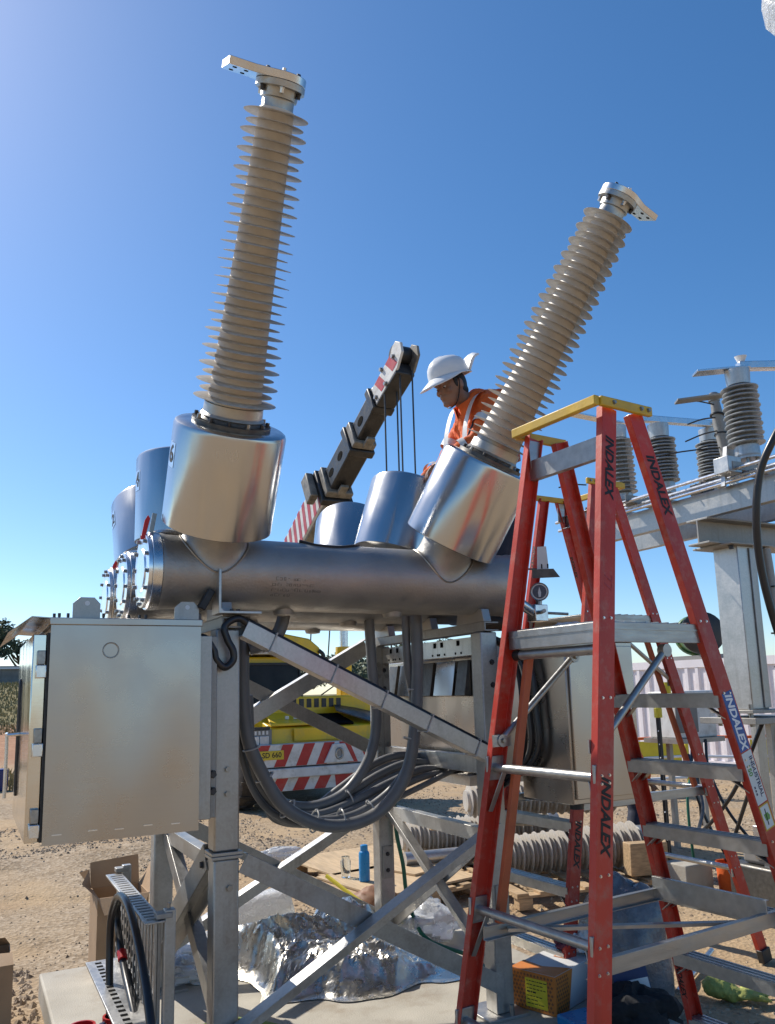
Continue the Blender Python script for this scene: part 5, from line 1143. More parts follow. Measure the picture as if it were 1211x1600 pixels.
def insulator(x, y, z0, h, lean=(0, 0, 1)):
    global _is
    a = V(lean).normalized(); o = V((x, y, z0))
    ins = MB().lathe(o, a, [(0, .085), (.012, .09), (.10, .082), (.11, .07), (h-.12, .062), (h-.115, .078), (h-.02, .085), (h, .085)], 28).build('post_insulator', 'porcelain', t)
    MB().lathe(o-a*.004, a, [(0, .09), (.10, .086)], 28).build('base_fitting', 'galv_light', ins); MB().lathe(o+a*(h-.115), a, [(0, .083), (.10, .089), (.118, .089)], 28).build('cap_fitting', 'galv_light', ins)
    if _is is None:
        mb = MB(); mb.lathe((0, 0, 0), (0, 0, 1), [(.016, .062), (.006, .10), (-.004, .13), (-.010, .134), (-.016, .131), (-.014, .10), (-.012, .062)], 32, False); _is = mb.mesh('shed', 50); _is.materials.append(M['porcelain'])
    n = 13; q = a.to_track_quat('Z', 'Y').to_matrix().to_4x4()
    for i in range(n):
        s = bpy.data.objects.new('shed', _is); COL.objects.link(s); s.parent = ins
        k = 1 if i % 2 == 0 else .93
        s.matrix_local = Matrix.Translation(o+a*(.125+(h-.26)*i/(n-1))-ORG[ins]) @ q @ Matrix.Diagonal((k, k, 1, 1))
    for k in range(4):
        an = k*math.pi/2+.6; MB().cyl(o+V((math.cos(an)*.06, math.sin(an)*.06, -.05)), o+V((math.cos(an)*.06, math.sin(an)*.06, .01)), .012, n=8).build('stud', 'bolt', ins)
    return ins
insulator(5.03, 3.90, 3.22, .68, (-.04, 0, 1)); insulator(5.28, 4.95, 3.22, .62, (-.04, 0, 1)); insulator(6.27, 5.27, 3.40, .62, (-.02, 0, 1)); insulator(5.29, 5.46, 3.24, .74, (-.04, 0, 1))
MB().lim(6.1, 6.45, 5.1, 5.45, 3.2, 3.36).build('insulator_plinth', 'galv_dull', t)
MB().beam((5.0, 5.02, 3.895), (6.32, 5.22, 4.07), .06, .06).build('blade_tube', 'machined', t, bev=.006)
MB().beam((4.70, 5.42, 4.02), (5.36, 5.46, 4.02), .10, .014).build('terminal_pad', 'machined', t)
MB().beam((6.2, 5.2, 4.055), (6.65, 5.25, 4.08), .10, .02).build('terminal_pad', 'machined', t)
MB().beam((4.74, 4.06, 3.90), (5.10, 3.88, 3.93), .11, .016).build('terminal_pad', 'machined', t, bev=.002)
MB().beam((4.84, 4.35, 3.79), (5.22, 4.12, 3.83), .10, .016).build('terminal_pad', 'galv_dull', t, bev=.002)
MB().beam((5.02, 3.90, 3.94), (5.95, 3.55, 3.98), .07, .06).build('blade_tube', 'machined', t, bev=.006)
mb = MB(); mb.lathe((5.06, 3.90, 3.965), (-.1, -.1, 1), [(0, .02), (.02, .028), (.06, .045)], 16); mb.build('corona_horn', 'white_plastic', t)
ar = MB().tube([(5.24, 4.32, 3.85), (5.27, 4.32, 3.65), (5.31, 4.31, 3.45), (5.35, 4.31, 3.22)], [.035, .05, .055, .05], 12).build('blade_arm', 'galv_dull', t)
MB().beam((5.35, 4.31, 3.22), (5.37, 4.31, 3.08), .07, .03, (1, 0, 0)).build('arm_foot', 'galv_light', ar)
MB().lathe((5.235, 4.32, 3.84), (0, 0, 1), [(0, .045), (.05, .05), (.07, .03)], 12).build('arm_contact', 'bolt', ar)
for zz in (3.35, 3.56, 3.72): MB().lathe((5.235+(3.85-zz)*.18, 4.32, zz), (.15, 0, 1), [(0, .060), (.012, .060)], 14).build('arm_strap', 'hose', ar)
for (a, b) in (((5.24, 4.3, 3.80), (4.95, 4.4, 3.83)), ((5.25, 4.3, 3.70), (5.0, 4.4, 3.64)), ((5.28, 4.3, 3.60), (4.98, 4.42, 3.50)), ((5.30, 4.3, 3.46), (4.75, 4.7, 3.40)), ((5.05, 5.0, 3.90), (4.95, 4.9, 3.72)), ((4.62, 5.2, 3.52), (4.42, 5.3, 3.49)), ((4.62, 5.2, 3.30), (4.40, 5.3, 3.28))):
    MB().tube(catmull([a, (V(a)+V(b))/2+V((0, 0, .015)), b], 3), .006, 6).build('tie_wire', 'hose', t)

# hanging cable and a wrapped bushing at the right edge of the view
mb = MB(); mb.tube(catmull([(2.99, 1.96, 2.86), (2.86, 1.99, 2.68), (2.775, 2.03, 2.54), (2.745, 2.08, 2.42), (2.735, 2.11, 2.26), (2.765, 2.14, 2.06), (2.83, 2.15, 1.82), (2.95, 2.15, 1.5), (3.3, 2.1, .5), (3.5, 2.1, -.12)], 8), .0155, 12)
single(mb, 'hanging_cable', 'hose', 'thick black cable curving down at the right edge', 'cable', (3.5, 2.1, -.12))
mb = MB(); n = 40; rows = [(0, .02), (.06, .07), (.10, .085), (.18, .10), (.24, .095), (.30, .125), (.38, .13), (.44, .118), (.52, .15), (.60, .155), (.7, .14), (.8, .165), (1.0, .16)]
o_ = V((2.995, 1.82, 4.08)); ax = V((-.10, .02, 1)).normalized(); u = ax.orthogonal().normalized(); w_ = ax.cross(u)
for z_, r_ in rows:
    for k in range(n):
        a = 2*math.pi*k/n; rr = r_*(1+.16*noise.noise(V((math.cos(a)*2.2, math.sin(a)*2.2, z_*9)))); mb.v.append(o_+ax*z_+(u*math.cos(a)+w_*math.sin(a))*rr)
for i in range(len(rows)-1):
    for k in range(n): mb.f.append((i*n+k, i*n+(k+1) % n, (i+1)*n+(k+1) % n, (i+1)*n+k))
single(mb, 'wrapped_bushing', 'film', 'white plastic wrapped bushing end hanging in the top right corner', 'bushing', o_, smooth=60)

# ------------------------------------------------------------------ things on and around the pad
# crumpled foil sheet
mb = MB(); nu, nv = 110, 90
def foil_z(u, v):
    x, y = u*1.15, v*1.0
    h = .12*sstep(.02, .17, v)*sstep(1, .72, v)*sstep(0, .10, u)*sstep(1.0, .80, u)
    h += .20*math.exp(-((x-.70)**2/.022+(y-.62)**2/.035))+.12*math.exp(-((x-.30)**2/.06+(y-.50)**2/.06))-.08*math.exp(-((x-.95)**2/.03+(y-.2)**2/.03))
    p = V((x*4, y*4, 1)); c_ = 0; amp = .055
    for k in range(5): c_ += amp*(.7-1.6*abs(noise.noise(p))); p = p*2.0+V((3, 1, 7)); amp *= .52
    e_ = min(u, 1-u, v*1.6, 1-v)
    return (h+c_*(.35+min(1, h*4)))*sstep(0, .10, e_)
for j in range(nv+1):
    for i in range(nu+1):
        u, v = i/nu, j/nv; q = noise.noise(V((u*6, v*6, 5)))*.05
        x = 1.40+u*1.15+.10*math.sin(v*5)+q; y = 4.30+v*1.0-.18*u+.06*math.sin(u*9)+q
        mb.v.append(V((x, y, .006+max(0, foil_z(u, v)))))
for j in range(nv):
    for i in range(nu):
        a = j*(nu+1)+i; mb.f += [(a, a+1, a+nu+2), (a, a+nu+2, a+nu+1)]
single(mb, 'foil_sheet', 'foil', 'crumpled silver foil sheet heaped on the pad inside the frame', 'foil', (1.95, 4.7, 0), smooth=16)
def crumple(nm, m_, c, r, label, cat, seed, amp=.35, fr_=2.2, flat=.6):
    mb = MB(); blob(mb, (0, 0, 0), (1, 1, 1), None, 32, 22); c = V(c)
    for i, v in enumerate(mb.v):
        k = 1+amp*noise.noise(v*fr_+V((seed, 0, 0)))+amp*.5*(1-2*abs(noise.noise(v*fr_*2.3+V((0, seed, 0)))))
        z = v.z*r[2]*k; mb.v[i] = c+V((v.x*r[0]*k, v.y*r[1]*k, max(z, -r[2]*flat)))
    return single(mb, nm, m_, label, cat, (c.x, c.y, c.z-r[2]*flat), smooth=40)
mb = MB(); mb.lathe((1.46, 5.36, .16), (.95, -.15, .18), [(0, .05), (.0, .12), (.04, .135), (.30, .13), (.5, .12), (.5, .04)], 28)
for i, v in enumerate(mb.v): mb.v[i] = v+V((0, 0, 1))*.02*noise.noise(v*14)
single(mb, 'plastic_roll', 'film', 'roll of clear white plastic lying behind the foil', 'plastic roll', (1.7, 5.3, 0), smooth=40)
crumple('plastic_wrap', 'film', (1.30, 5.25, .05), (.30, .22, .10), 'loose clear plastic wrap on the pad left of the foil', 'plastic', 3)
crumple('plastic_scrap', 'film', (1.22, 5.0, .04), (.16, .14, .07), 'small crumpled plastic scrap behind the cable tray', 'plastic', 9)
crumple('clear_bag', 'film', (2.72, 4.95, .10), (.24, .22, .12), 'crumpled clear plastic bag right of the foil heap', 'plastic bag', 5)
# parts tray and slings between the legs
mb = MB(); mb.lim(2.35, 2.85, 5.05, 5.45, .0, .05); single(mb, 'steel_sheet', 'galv_light', 'flat pale steel sheet on the pad beyond the foil', 'sheet', (2.6, 5.25, 0), bev=.004)
mb = MB(); mb.tube(catmull([(2.30, 5.52, .34), (2.42, 5.3, .22), (2.55, 5.1, .10), (2.62, 5.0, .06)], 5), .014, 8); single(mb, 'yellow_sling', 'yellow_label', 'yellow strap hanging down beside the right rear leg', 'strap', (2.5, 5.2, .05))
crumple('brown_cloth', 'brown_print', (2.62, 5.42, .14), (.17, .14, .10), 'small brown bundle behind the pale steel sheet', 'bundle', 12, .2)
mb = MB(); mb.tube(catmull([(2.505, 4.845, .98), (2.507, 4.84, .72), (2.55, 4.84, .50), (2.58, 4.84, .28), (2.62, 4.7, .08), (2.75, 4.4, .03), (2.7, 4.1, .02)], 7), .013, 10); single(mb, 'green_hose', 'green_hose', 'thin green hose running down the right rear leg', 'hose', (2.55, 4.84, 0))
mb = MB(); mb.tube(catmull([(.86, 4.15, .014), (1.0, 4.2, .014), (1.25, 4.25, .014), (1.42, 4.05, .014), (1.48, 3.85, .014), (1.62, 3.6, .014)], 7), .012, 8); single(mb, 'earth_cable', 'yg_hose', 'yellow green earth cable lying on the pad by the left post', 'cable', (1.2, 4.2, 0))
# cable tray standing on edge
t = thing('cable_tray', 'perforated galvanised cable tray standing on edge at bottom left', 'cable tray', (.76, 4.1, 0))
MB().lim(.752, .765, 3.62, 4.60, .29, .69).build('tray_back', 'galv_dull', t)
nrb = 15
for k in range(nrb):
    yy = 3.64+.94*k/(nrb-1); rb = MB().lim(.738, .7515, yy-.016, yy+.016, .30, .68).build('rib', 'galv', t, bev=.003)
    for q in range(7): MB().lim(.7362, .7378, yy-.005, yy+.005, .325+.05*q, .352+.05*q).build('slot', 'galv_light' if k < 6 else 'dark_void', rb)
MB().lim(.685, .766, 3.56, 4.62, .691, .70).build('top_flange', 'galv', t, bev=.002)
for k in range(20): MB().lim(.70, .755, 3.60+.05*k, 3.615+.05*k, .7003, .7025).build('flange_slot', 'galv_dull', t)
MB().lim(.60, .766, 3.56, 4.62, .276, .288).build('bottom_flange', 'galv_light', t, bev=.002)
for k in range(18): MB().lim(.64, .67, 3.62+.055*k, 3.645+.055*k, .2882, .2892).build('flange_slot', 'dark_void', t)
for yy in (3.60, 4.64): MB().lim(.77, .815, yy-.022, yy+.022, 0, .735).build('tray_post', 'galv', t, bev=.004); MB().lim(.735, .80, yy-.03, yy+.03, .703, .725).build('clip', 'galv_dull', t, bev=.003)
MB().cyl((.79, 3.60, .735), (.79, 3.60, .757), .007).build('clip_bolt', 'bolt', t)
# black hoses over red conduit caps
t = thing('hose_pair', 'pair of black hoses arching out of the red caps at bottom left', 'hoses', (.66, 3.9, 0))
MB().tube(catmull([(.68, 4.16, 0), (.66, 4.19, .15), (.66, 4.26, .50), (.66, 4.15, .66), (.66, 3.97, .725), (.66, 3.72, .70), (.66, 3.42, .55), (.66, 3.22, .35), (.66, 3.1, .012)], 8), .0175, 12).build('hose', 'hose', t)
hb_ = MB().tube(catmull([(.71, 3.55, .02), (.70, 3.77, .25), (.70, 4.10, .39), (.70, 4.30, .53), (.69, 4.27, .64), (.68, 4.10, .70)], 8), .0165, 12).build('hose', 'hose', t)
MB().tube([(.70, 4.13, .412), (.70, 4.17, .437)], .022, 14).build('hose_band', 'red_cap', hb_)
MB().tube(catmull([(.73, 3.62, .0), (.725, 3.80, .2), (.715, 4.10, .37)], 6), .014, 10).build('hose', 'hose', t)
for k, (xx, yy, zt_) in enumerate(((.53, 4.12, .17), (.68, 4.16, .17), (.665, 4.01, .165))):
    mb = MB(); mb.lathe((xx, yy, 0), (0, 0, 1), [(0, .05), (zt_-.025, .05), (zt_-.02, .058), (zt_, .058), (zt_, .048), (zt_-.05, .046), (zt_-.05, .01)], 28)
    single(mb, 'red_conduit', 'red_cap', ('open red conduit end nearest the left edge of the pad', 'red conduit end with a black hose rising from it', 'red conduit end in front of the hose pair')[k], 'conduit', (xx, yy, 0))
crumple('blue_knot', 'navy', (.595, 4.03, .15), (.045, .04, .035), 'knotted blue rag between the red conduit ends', 'rag', 8, .4)
t = thing('anchor_bolts', 'pair of steel anchor bolts standing out of the pad by the tray', 'bolts', (.75, 4.0, 0))
for yy in (4.18, 4.32): mb = MB(); mb.cyl((.80, yy, 0), (.80, yy, .13), .009); mb.lathe((.80, yy, .07), (0, 0, 1), [(0, .018), (.02, .018)], 6); mb.build('bolt', 'bolt', t)
# cardboard cartons
t = thing('cardboard_carton', 'tall open cardboard carton behind the cable tray', 'carton', (.88, 5.35, 0))
for q in ((.73, 1.02, 5.195, 5.202, 0, .46), (.73, 1.02, 5.498, 5.505, 0, .46), (.73, .737, 5.203, 5.497, 0, .46), (1.013, 1.02, 5.203, 5.497, 0, .46)): MB().lim(*q).build('side', 'cardboard', t)
MB().add([(.73, 5.20, .46), (.73, 5.50, .46), (.66, 5.50, .56), (.70, 5.35, .60), (.64, 5.20, .55)], [(0, 1, 2, 3, 4)]).build('flap', 'cardboard', t)
MB().add([(.73, 5.505, .46), (1.02, 5.505, .46), (1.02, 5.56, .62), (.73, 5.56, .60)], [(0, 1, 2, 3)]).build('flap', 'cardboard', t)
MB().add([(.73, 5.195, .46), (1.02, 5.195, .46), (.98, 5.10, .40), (.76, 5.12, .38)], [(0, 1, 2, 3)]).build('flap', 'cardboard', t)
MB().add([(1.02, 5.20, .46), (1.02, 5.50, .46), (1.10, 5.50, .60), (1.10, 5.20, .58)], [(0, 1, 2, 3)]).build('flap', 'cardboard', t)
t = thing('cardboard_carton', 'cut off cardboard carton on the dirt at the left edge', 'carton', (0, 5.05, GZ))
for q in ((-.35, .28, 4.85, 4.857, GZ, .27), (-.35, .28, 5.25, 5.257, GZ, .27), (.273, .28, 4.858, 5.249, GZ, .27), (-.35, -.343, 4.858, 5.249, GZ, .27)): MB().lim(*q).build('side', 'cardboard', t)
MB().add([(-.35, 4.85, .27), (.28, 4.85, .27), (.28, 5.0, .29), (-.35, 5.0, .33)], [(0, 1, 2, 3)]).build('flap', 'cardboard', t); MB().add([(-.35, 5.257, .27), (.28, 5.257, .27), (.25, 5.16, .33), (-.35, 5.16, .36)], [(0, 1, 2, 3)]).build('flap', 'cardboard', t)
# white and orange carton by the right leg
c0 = V((2.655, 3.465, 0)); ea = V((.93, .36, 0)).normalized(); eb = V((-.36, .93, 0)).normalized(); hz = .185; la, lb_ = .52, .26
t = thing('printed_carton', 'white carton with orange patterned end and yellow label by the right leg', 'carton', c0)
MB().prism([(0, 0), (la, 0), (la, lb_), (0, lb_)], c0+V((0, 0, .002)), ea, eb, (0, 0, 1), hz).build('box', 'carton_white', t, bev=.004)
Z = V((0, 0, 1))
MB().prism([(-.002, .004), (lb_+.002, .004), (lb_+.002, hz), (-.002, hz)], c0-ea*.0025, eb, Z, ea, .002).build('end_print', 'orange_ink', t)
MB().prism([(0, .004), (.12, .004), (.17, hz), (0, hz)], c0-eb*.0025, ea, Z, eb, .002).build('side_print', 'orange_ink', t)
MB().prism([(0, 0), (.16, 0), (.10, lb_*.5), (.13, lb_), (0, lb_)], c0+Z*(hz+.0022), ea, eb, Z, .001).build('top_print', 'orange_ink', t)
rd = random.Random(3)
for i in range(9):
    for j in range(13):
        MB().prism([(0, -.0075), (.0075, 0), (0, .0075), (-.0075, 0)], c0-ea*.0032+eb*(.018+.0195*j+.009*(i % 2))+Z*(.02+.0185*i), eb, Z, -ea, .0006).build('pattern_mark', 'brown_print', t)
        if j < 6: MB().prism([(0, -.0075), (.0075, 0), (0, .0075), (-.0075, 0)], c0-eb*.0032+ea*(.012+.0195*j+.009*(i % 2))+Z*(.02+.0185*i), ea, Z, -eb, .0006).build('pattern_mark', 'brown_print', t)
lb2 = MB().prism([(0, 0), (.125, 0), (.125, .135), (0, .135)], c0-ea*.0055+eb*.045+Z*.022, eb, Z, ea, .001).build('label', 'yellow_label', t)
for i in range(7):           # printed lines too small to read
    x = .008
    while x < (.11, .10, .112, .055, .10, .07, .09)[i]:
        w_ = rd.uniform(.006, .02); hh = .0075 if i == 3 else .0042
        MB().prism([(0, 0), (w_, 0), (w_, hh), (0, hh)], c0-ea*.0062+eb*(.17-x-w_)+Z*(.142-.0175*i), eb, Z, -ea, .0003).build('print_mark', 'ink', lb2); x += w_+rd.uniform(.003, .006)
for oo, e1, e2, nn_ in ((c0-eb*.003+ea*.40+Z*.09, ea, Z, -eb), (c0+Z*(hz+.0035)+ea*.30+eb*.13, ea, eb, Z)):
    lg = MB().prism([(-.03, -.035), (.03, -.035), (.03, .035), (-.03, .035)], oo, e1, e2, nn_, .0006).build('logo', 'orange_ink', t); MB().prism([(-.023, -.028), (.023, -.028), (.023, .028), (-.023, .028)], oo+nn_*.0007, e1, e2, nn_, .0006).build('logo_field', 'carton_white', lg)
    for st in (((-.014, .018), (-.014, -.006), (-.009, -.006), (-.009, .018)), ((-.014, -.006), (.002, -.012), (.004, -.007), (-.009, .0)), ((.0, .018), (.0, -.008), (.005, -.008), (.005, .018)), ((.005, .018), (.014, .018), (.014, .012), (.005, .008)), ((-.014, -.02), (.014, -.02), (.014, -.017), (-.014, -.017))):
        MB().prism(list(st), oo+nn_*.0014, e1, e2, nn_, .0004).build('logo_stroke', 'orange_ink', lg)
crumple('purple_rag', 'purple', (2.93, 3.70, .25), (.055, .05, .06), 'dark purple rag lying on the printed carton', 'rag', 4, .5, 3)
crumple('white_rag', 'carton_white', (3.02, 3.66, .25), (.08, .06, .07), 'pale crumpled cloth beside the purple rag', 'rag', 6, .4, 3)
# grey plastic sack with a navy label
sk = crumple('plastic_sack', 'bag', (3.26, 3.62, .13), (.23, .24, .42), 'grey plastic sack with navy ten kilogram label', 'sack', 2, .16, 1.8, .62)
lo = V((3.06, 3.375, .15)); e1 = V((.86, -.35, .12)).normalized(); e2 = V((.06, .30, .92)); e2 = (e2-e1*e2.dot(e1)).normalized(); nn_ = e1.cross(e2)
mb = MB(); mb.prism([(-.09, -.10), (.09, -.10), (.09, .09), (-.09, .09)], lo, e1, e2, nn_, .002); lab = mb.build('label', 'navy', sk); 
ORG[sk] = V((3.26, 3.62, .13-.42*.62)); bpy.data.objects.remove(lab)
mb = MB(); mb.prism([(-.09, -.10), (.09, -.10), (.09, .09), (-.09, .09)], lo, e1, e2, nn_, .002); lab = mb.build('label', 'navy', sk)
wl = MB().prism([(-.085, -.095), (.085, -.095), (.085, -.02), (-.085, -.02)], lo+nn_*.0025, e1, e2, nn_, .0008).build('label_panel', 'white_sticker', lab)
lettering('10 kg', lo+nn_*.0028+e2*.045+e1*.02, -e1, -e2, .045, 'white_ink', lab, bold=.001)
crumple('black_jacket', 'black_cloth', (2.98, 3.28, -.02), (.24, .15, .14), 'black cloth bundle between carton and sack', 'cloth', 15, .35, 2)
mb = MB(); mb.lim(2.60, 2.78, 3.22, 3.40, .002, .05); single(mb, 'blue_tub', 'blue', 'corner of a flat blue tub in front of the printed carton', 'tub', (2.69, 3.31, 0), bev=.01)
# hi-vis glove on the gravel
mb = MB(); g0 = V((3.90, 3.40, GZ+.03)); blob(mb, g0, (.07, .055, .026)); limb(mb, [g0+V((-.05, .05, .01)), g0+V((-.12, .11, .035))], [.05, .058])
for k, (dx, dy, l_) in enumerate(((.06, -.05, .11), (.08, -.022, .13), (.08, .012, .12), (.06, .042, .095))):
    a = g0+V((dx*.6, dy, .01)); limb(mb, [a, a+V((l_*.6, dy*.9-.02, .025*math.sin(k*2+.5))), a+V((l_, dy*1.3-.04, -.012))], [.015, .0135, .011], 8)
limb(mb, [g0+V((0, -.05, 0)), g0+V((.02, -.09, .005)), g0+V((.06, -.115, -.005))], [.018, .016, .012], 8)
me_ = fuse(mb, .007, 2)
nrm_ = [v.normal.copy() for v in me_.vertices]
for v in me_.vertices: v.co += nrm_[v.index]*(.010*noise.noise(v.co*20)+.004*noise.noise(v.co*60)); v.co -= g0
me_.materials.append(M['hivis']); o = obj('work_glove', me_, None); o.location = g0; tag(o, 'fluorescent yellow work glove lying on the gravel', 'glove')
mb = MB(); mb.tube([(3.62, 3.62, GZ+.03), (4.3, 3.98, GZ+.05)], .018, 12); single(mb, 'aluminium_tube', 'machined', 'short bright aluminium tube lying behind the glove', 'tube', (3.9, 3.8, GZ))

# ------------------------------------------------------------------ pallets, plywood, spare bushings
def pallet(x, y, rz, label, nb=7, L_=1.15, W_=1.1):
    t = thing('timber_pallet', label, 'pallet', (x, y, GZ), 'pallets behind the frame'); c_, s_ = math.cos(rz), math.sin(rz)
    P = lambda a, b, z: V((x+a*c_-b*s_, y+a*s_+b*c_, GZ+z)); e = V((c_, s_, 0))
    for b in (-.48, 0, .48):
        for a in (-.45, 0, .45): MB().beam(P(a*L_-.06, b*W_, .055), P(a*L_+.06, b*W_, .055), .10, .085).build('block', 'timber', t, bev=.003)
        MB().beam(P(-L_/2, b*W_, .108), P(L_/2, b*W_, .108), .10, .02).build('stringer', 'timber', t, bev=.002)
    for k in range(nb):
        a = -L_/2+.05+(L_-.10)*k/(nb-1); MB().beam(P(a, -W_/2-.03, .128), P(a, W_/2+.03, .128), .10, .019, (0, 0, 1)).build('deck_board', 'timber', t, bev=.002)
    return t
pallet(3.55, 7.35, .1, 'pallet under the plywood sheets behind the foil')
pallet(3.35, 6.55, .15, 'pallet nearest the rear leg with the blue bottle on it')
pallet(4.75, 5.95, -.18, 'pallet carrying the lower spare bushing', 8, 1.5, 1.1)
pallet(4.55, 7.0, -.12, 'rear pallet carrying the upper spare bushing', 8, 1.5, 1.1)
for k, (x, y, rz, z, lx, ly, lab) in enumerate(((3.50, 7.40, .12, .142, 1.25, .95, 'plywood sheet lying on the rear left pallet'), (3.38, 6.52, .18, .142, 1.05, .95, 'plywood sheet under the blue bottle'), (3.75, 6.75, .3, .163, .7, .5, 'smaller plywood offcut on top of the other sheets'))):
    R_ = Matrix.Rotation(rz, 3, 'Z'); mb = MB(); mb.box((x, y, GZ+z+.010), (lx, ly, .018), R_); single(mb, 'plywood_sheet', 'ply', lab, 'plywood', (x, y, GZ+z), bev=.002)
mb = MB(); zz = GZ+.164; mb.lathe((3.055, 6.50, zz), (0, 0, 1), [(0, .042), (.004, .046), (.22, .046), (.235, .040), (.24, .032), (.285, .032), (.29, .028)], 28); single(mb, 'water_bottle', 'blue', 'bright blue drink bottle standing on the plywood', 'bottle', (3.055, 6.50, zz))
mb = MB(); mb.lathe((2.98, 6.72, zz), (0, 0, 1), [(0, .04), (.13, .045), (.15, .035), (.17, .035)], 20); single(mb, 'glass_jar', 'clear', 'small clear jar beside the blue bottle', 'jar', (2.98, 6.72, zz))
crumple('plastic_sleeve', 'film', (2.75, 7.75, .08), (.22, .08, .07), 'white plastic sleeve end poking out left of the plywood', 'plastic', 21, .2)
def spare_bushing(p0, p1, r0, r1, label, n=34):
    p0, p1 = V(p0), V(p1); a = (p1-p0).normalized(); L_ = (p1-p0).length
    t = thing('spare_bushing', label, 'bushing', (p0+p1)/2, 'spare bushings lying on pallets')
    MB().lathe(p0, a, [(0, r0*.6), (L_, r1*.6)], 28).build('core', 'silicone', t)
    MB().lathe(p0-a*.12, a, [(0, r0*.55), (0, r0*.78), (.10, r0*.78), (.12, r0*.6)], 28).build('base_flange', 'cap', t)
    q = a.to_track_quat('Z', 'Y').to_matrix().to_4x4()
    for i in range(n):
        k = i/(n-1); r = (r0*(1-k)+r1*k)*(1 if i % 2 == 0 else .91); s = bpy.data.objects.new('shed', shed_mesh()); COL.objects.link(s); s.parent = t
        s.matrix_local = Matrix.Translation(p0+a*(.03+(L_-.06)*k)-ORG[t]) @ q @ Matrix.Diagonal((r, r, .19, 1))
spare_bushing((5.15, 6.75, GZ+.36), (3.75, 7.15, GZ+.335), .20, .165, 'spare ribbed bushing lying farther back on timber slats')
spare_bushing((5.35, 5.72, GZ+.34), (4.0, 6.12, GZ+.31), .195, .16, 'spare ribbed bushing lying on the nearer pallet')
spare_bushing((5.6, 6.25, GZ+.72), (4.2, 6.68, GZ+.70), .19, .16, 'spare ribbed bushing resting on top of two others')
t = thing('timber_stack', 'row of sawn timber slats across the spare bushings', 'timber', (4.0, 6.5, GZ+.5))
for k in range(5):
    MB().beam((3.62+.24*k, 6.35+.02*k, .42-.012*k), (3.62+.24*k+.32, 6.28, .405-.012*k), .07, .02).build('slat', 'timber', t, bev=.002)
mb = MB(); mb.cyl((3.588, 6.778, .1), (4.403, 6.672, .1), .062, n=28); single(mb, 'steel_pipe', 'galv_light', 'short galvanised pipe lying across in front of the plywood', 'pipe', (3.7, 5.8, .14))
mb = MB(); mb.beam((5.0, 5.45, .16), (5.35, 5.38, .15), .12, .26); single(mb, 'timber_block', 'timber', 'thick timber block on the corner of the bushing pallet', 'timber', (5.18, 5.4, .02), bev=.006)

# ------------------------------------------------------------------ right background clutter
for k, (x, y, h_, lab) in enumerate(((6.18, 6.14, 1.42, 'tall black steel picket left of the second ladder stile'), (8.14, 7.5, .75, 'shorter black steel picket farther right'))):
    t = thing('star_picket', lab, 'picket', (x, y, GZ)); mb = MB()
    for j in range(3): an = j*2.094; mb.beam((x+.012*math.cos(an), y+.012*math.sin(an), GZ), (x+.012*math.cos(an), y+.012*math.sin(an), GZ+h_), .006, .03, (math.cos(an), math.sin(an), 0))
    mb.build('picket', 'black_paint', t)
    for j in range(int(h_/.13)): MB().cyl((x-.028, y-.01, GZ+.1+.13*j), (x-.022, y-.012, GZ+.1+.13*j), .007, n=8).build('hole', 'white_plastic', t)
    if k == 0: MB().lathe((x, y, GZ+h_), (0, 0, 1), [(-.02, .04), (.07, .04), (.09, .025)], 14).build('safety_cap', 'yellow_label', t)
t = thing('barrier_fence', 'low orange and white barrier fence in front of the container', 'barrier', (10, 9.5, GZ))
bp_ = [V((8.6, 10.3, GZ)), V((10.0, 9.4, GZ)), V((11.4, 8.4, GZ)), V((12.8, 7.4, GZ))]
for i, p in enumerate(bp_):
    MB().cyl(p, p+V((0, 0, 1.0)), .03, n=10).build('post', 'yellow_label', t)
    if i < 3:
        q = bp_[i+1]
        for z_, m_ in ((.92, 'orange'), (.62, 'white_plastic'), (.30, 'white_plastic')): MB().tube([p+V((0, 0, z_)), (p+q)/2+V((0, 0, z_-.03)), q+V((0, 0, z_))], .022, 8).build('rail', m_, t)
        MB().add([p.lerp(q, .55)+V((0, 0, .35)), p.lerp(q, .95)+V((0, 0, .35)), p.lerp(q, .95)+V((0, 0, .85)), p.lerp(q, .55)+V((0, 0, .85))], [(0, 1, 2, 3)]).build('sign_panel', 'yellow_label', t)
t = thing('junction_box', 'grey equipment box on a stand before the container', 'equipment box', (6.9, 6.7, GZ))
MB().lim(6.75, 7.35, 6.45, 6.85, 1.02, 1.52).build('housing', 'white_paint', t, bev=.015); MB().lim(6.73, 7.05, 6.43, 6.449, 1.08, 1.40).build('panel', 'grey_wall', t, bev=.006)
MB().lim(6.7, 7.4, 6.4, 6.9, .97, 1.019).build('tray', 'galv_dull', t)
for xx in (6.82, 7.28): MB().beam((xx, 6.65, GZ), (xx, 6.65, .97), .05, .05, (1, 0, 0)).build('leg', 'galv_dull', t)
MB().cyl((6.70, 6.5, 1.5), (6.70, 6.5, 1.62), .04).build('beacon', 'yellow_label', t)
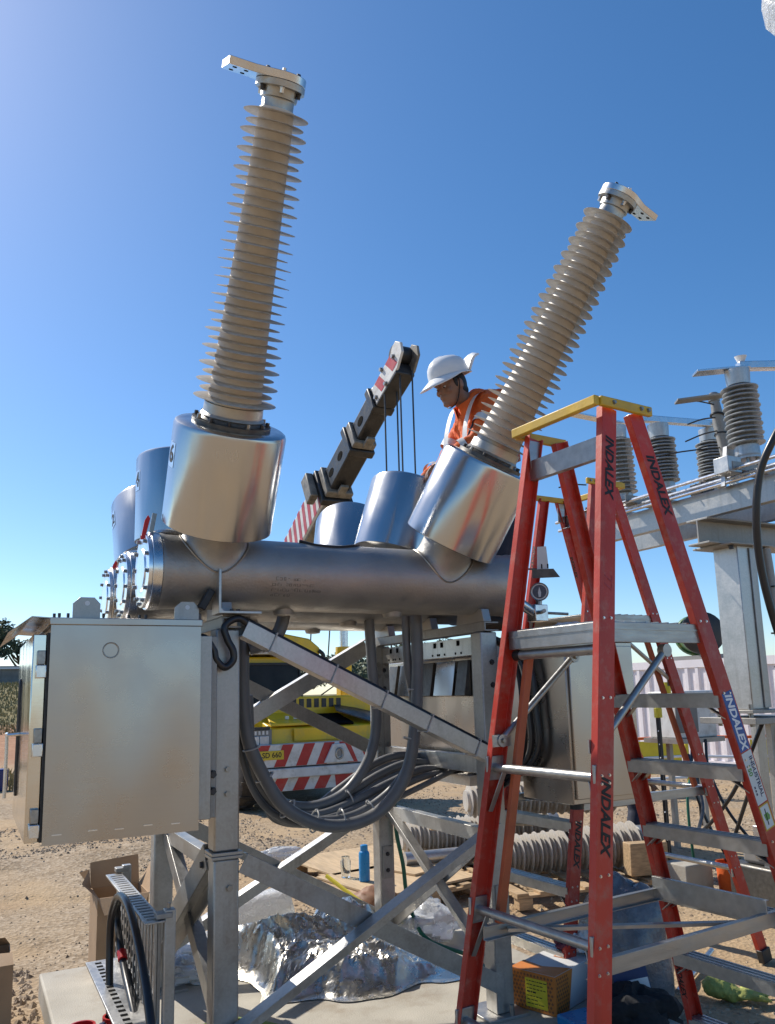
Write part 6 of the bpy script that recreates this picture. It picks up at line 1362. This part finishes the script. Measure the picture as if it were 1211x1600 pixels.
for k, pts in enumerate((((6.9, 6.4, 1.0), (6.75, 6.3, .6), (6.8, 6.2, .2), (6.9, 6.1, GZ+.02)), ((7.1, 6.4, 1.0), (7.0, 6.3, .7), (7.0, 6.1, .3), (7.2, 5.9, GZ+.02)), ((5.4, 4.3, 1.3), (5.35, 4.6, .75), (5.6, 5.2, .35), (6.1, 5.6, .5), (6.4, 6.0, .9)), ((5.5, 4.5, .9), (5.7, 5.0, .2), (6.0, 5.4, GZ+.02)))):
    mb = MB(); mb.tube(catmull(pts, 8), .016, 8); single(mb, 'loose_cable', 'hose', ('black cable dropping from the left of the grey equipment box', 'black cable dropping from the right of the grey equipment box', 'black cable looping from the lower stand to the equipment box', 'black cable sagging from the lower stand to the dirt')[k], 'cable', pts[-1])
mb = MB(); mb.tube(catmull([(6.5, 6.0, .75), (6.2, 5.85, .62), (6.12, 5.8, .3), (6.15, 5.8, GZ)], 7), .014, 8); single(mb, 'green_cable', 'green_hose', 'green earth cable bending to the ground near the black pickets', 'cable', (6.15, 5.8, GZ))
mb = MB(); mb.lathe((5.68, 5.0, GZ), (0, 0, 1), [(0, .085), (.26, .10), (.27, .10), (.265, .092), (.05, .08)], 24); single(mb, 'orange_bucket', 'orange', 'orange plastic pipe end standing behind the ladder', 'pipe', (5.68, 5.0, GZ))
mb = MB(); mb.lim(5.25, 5.55, 5.05, 5.3, GZ, .14); single(mb, 'concrete_block', 'concrete', 'grey concrete block left of the orange pipe end', 'block', (5.4, 5.17, GZ), bev=.01)
t = thing('tool_crate', 'dark grey crate with tools at the right edge', 'crate', (5.75, 4.6, GZ))
MB().lim(5.45, 6.3, 4.2, 4.8, GZ, .20).build('crate', 'flange', t, bev=.02); MB().lim(5.50, 6.1, 4.25, 4.7, .202, .36).build('lid', 'grey_wall', t, bev=.03)
for k in range(3): MB().lim(5.48, 5.52, 4.3+.1*k, 4.36+.1*k, .25, .50).build('tool', 'blue_can' if k % 2 else 'machined', t, bev=.005)
mb = MB(); mb.lim(.45, .78, 18.0, 18.3, ground_z(.6, 18.1)+.0, ground_z(.6, 18.1)+.42); mb.cyl((.55, 18.15, ground_z(.6, 18.1)+.40), (.55, 18.15, ground_z(.6, 18.1)+.47), .05); single(mb, 'jerry_can', 'blue_can', 'dark blue plastic can on the grass at far left', 'can', (.6, 18.1, GZ), bev=.03)
crumple('clear_cup', 'film', (2.93, 3.52, 1.90), (.09, .07, .05), 'crumpled clear plastic on the cabinet top beside the gauge', 'plastic', 31, .3)
MBs = MB(); MBs.box((3.0, 3.42, 1.885), (.09, .07, .075), Matrix.Rotation(.4, 3, 'Y')); single(MBs, 'white_carton', 'carton_white', 'small white carton tilted on the tan cabinet roof', 'carton', (3.0, 3.42, 1.85), bev=.006)
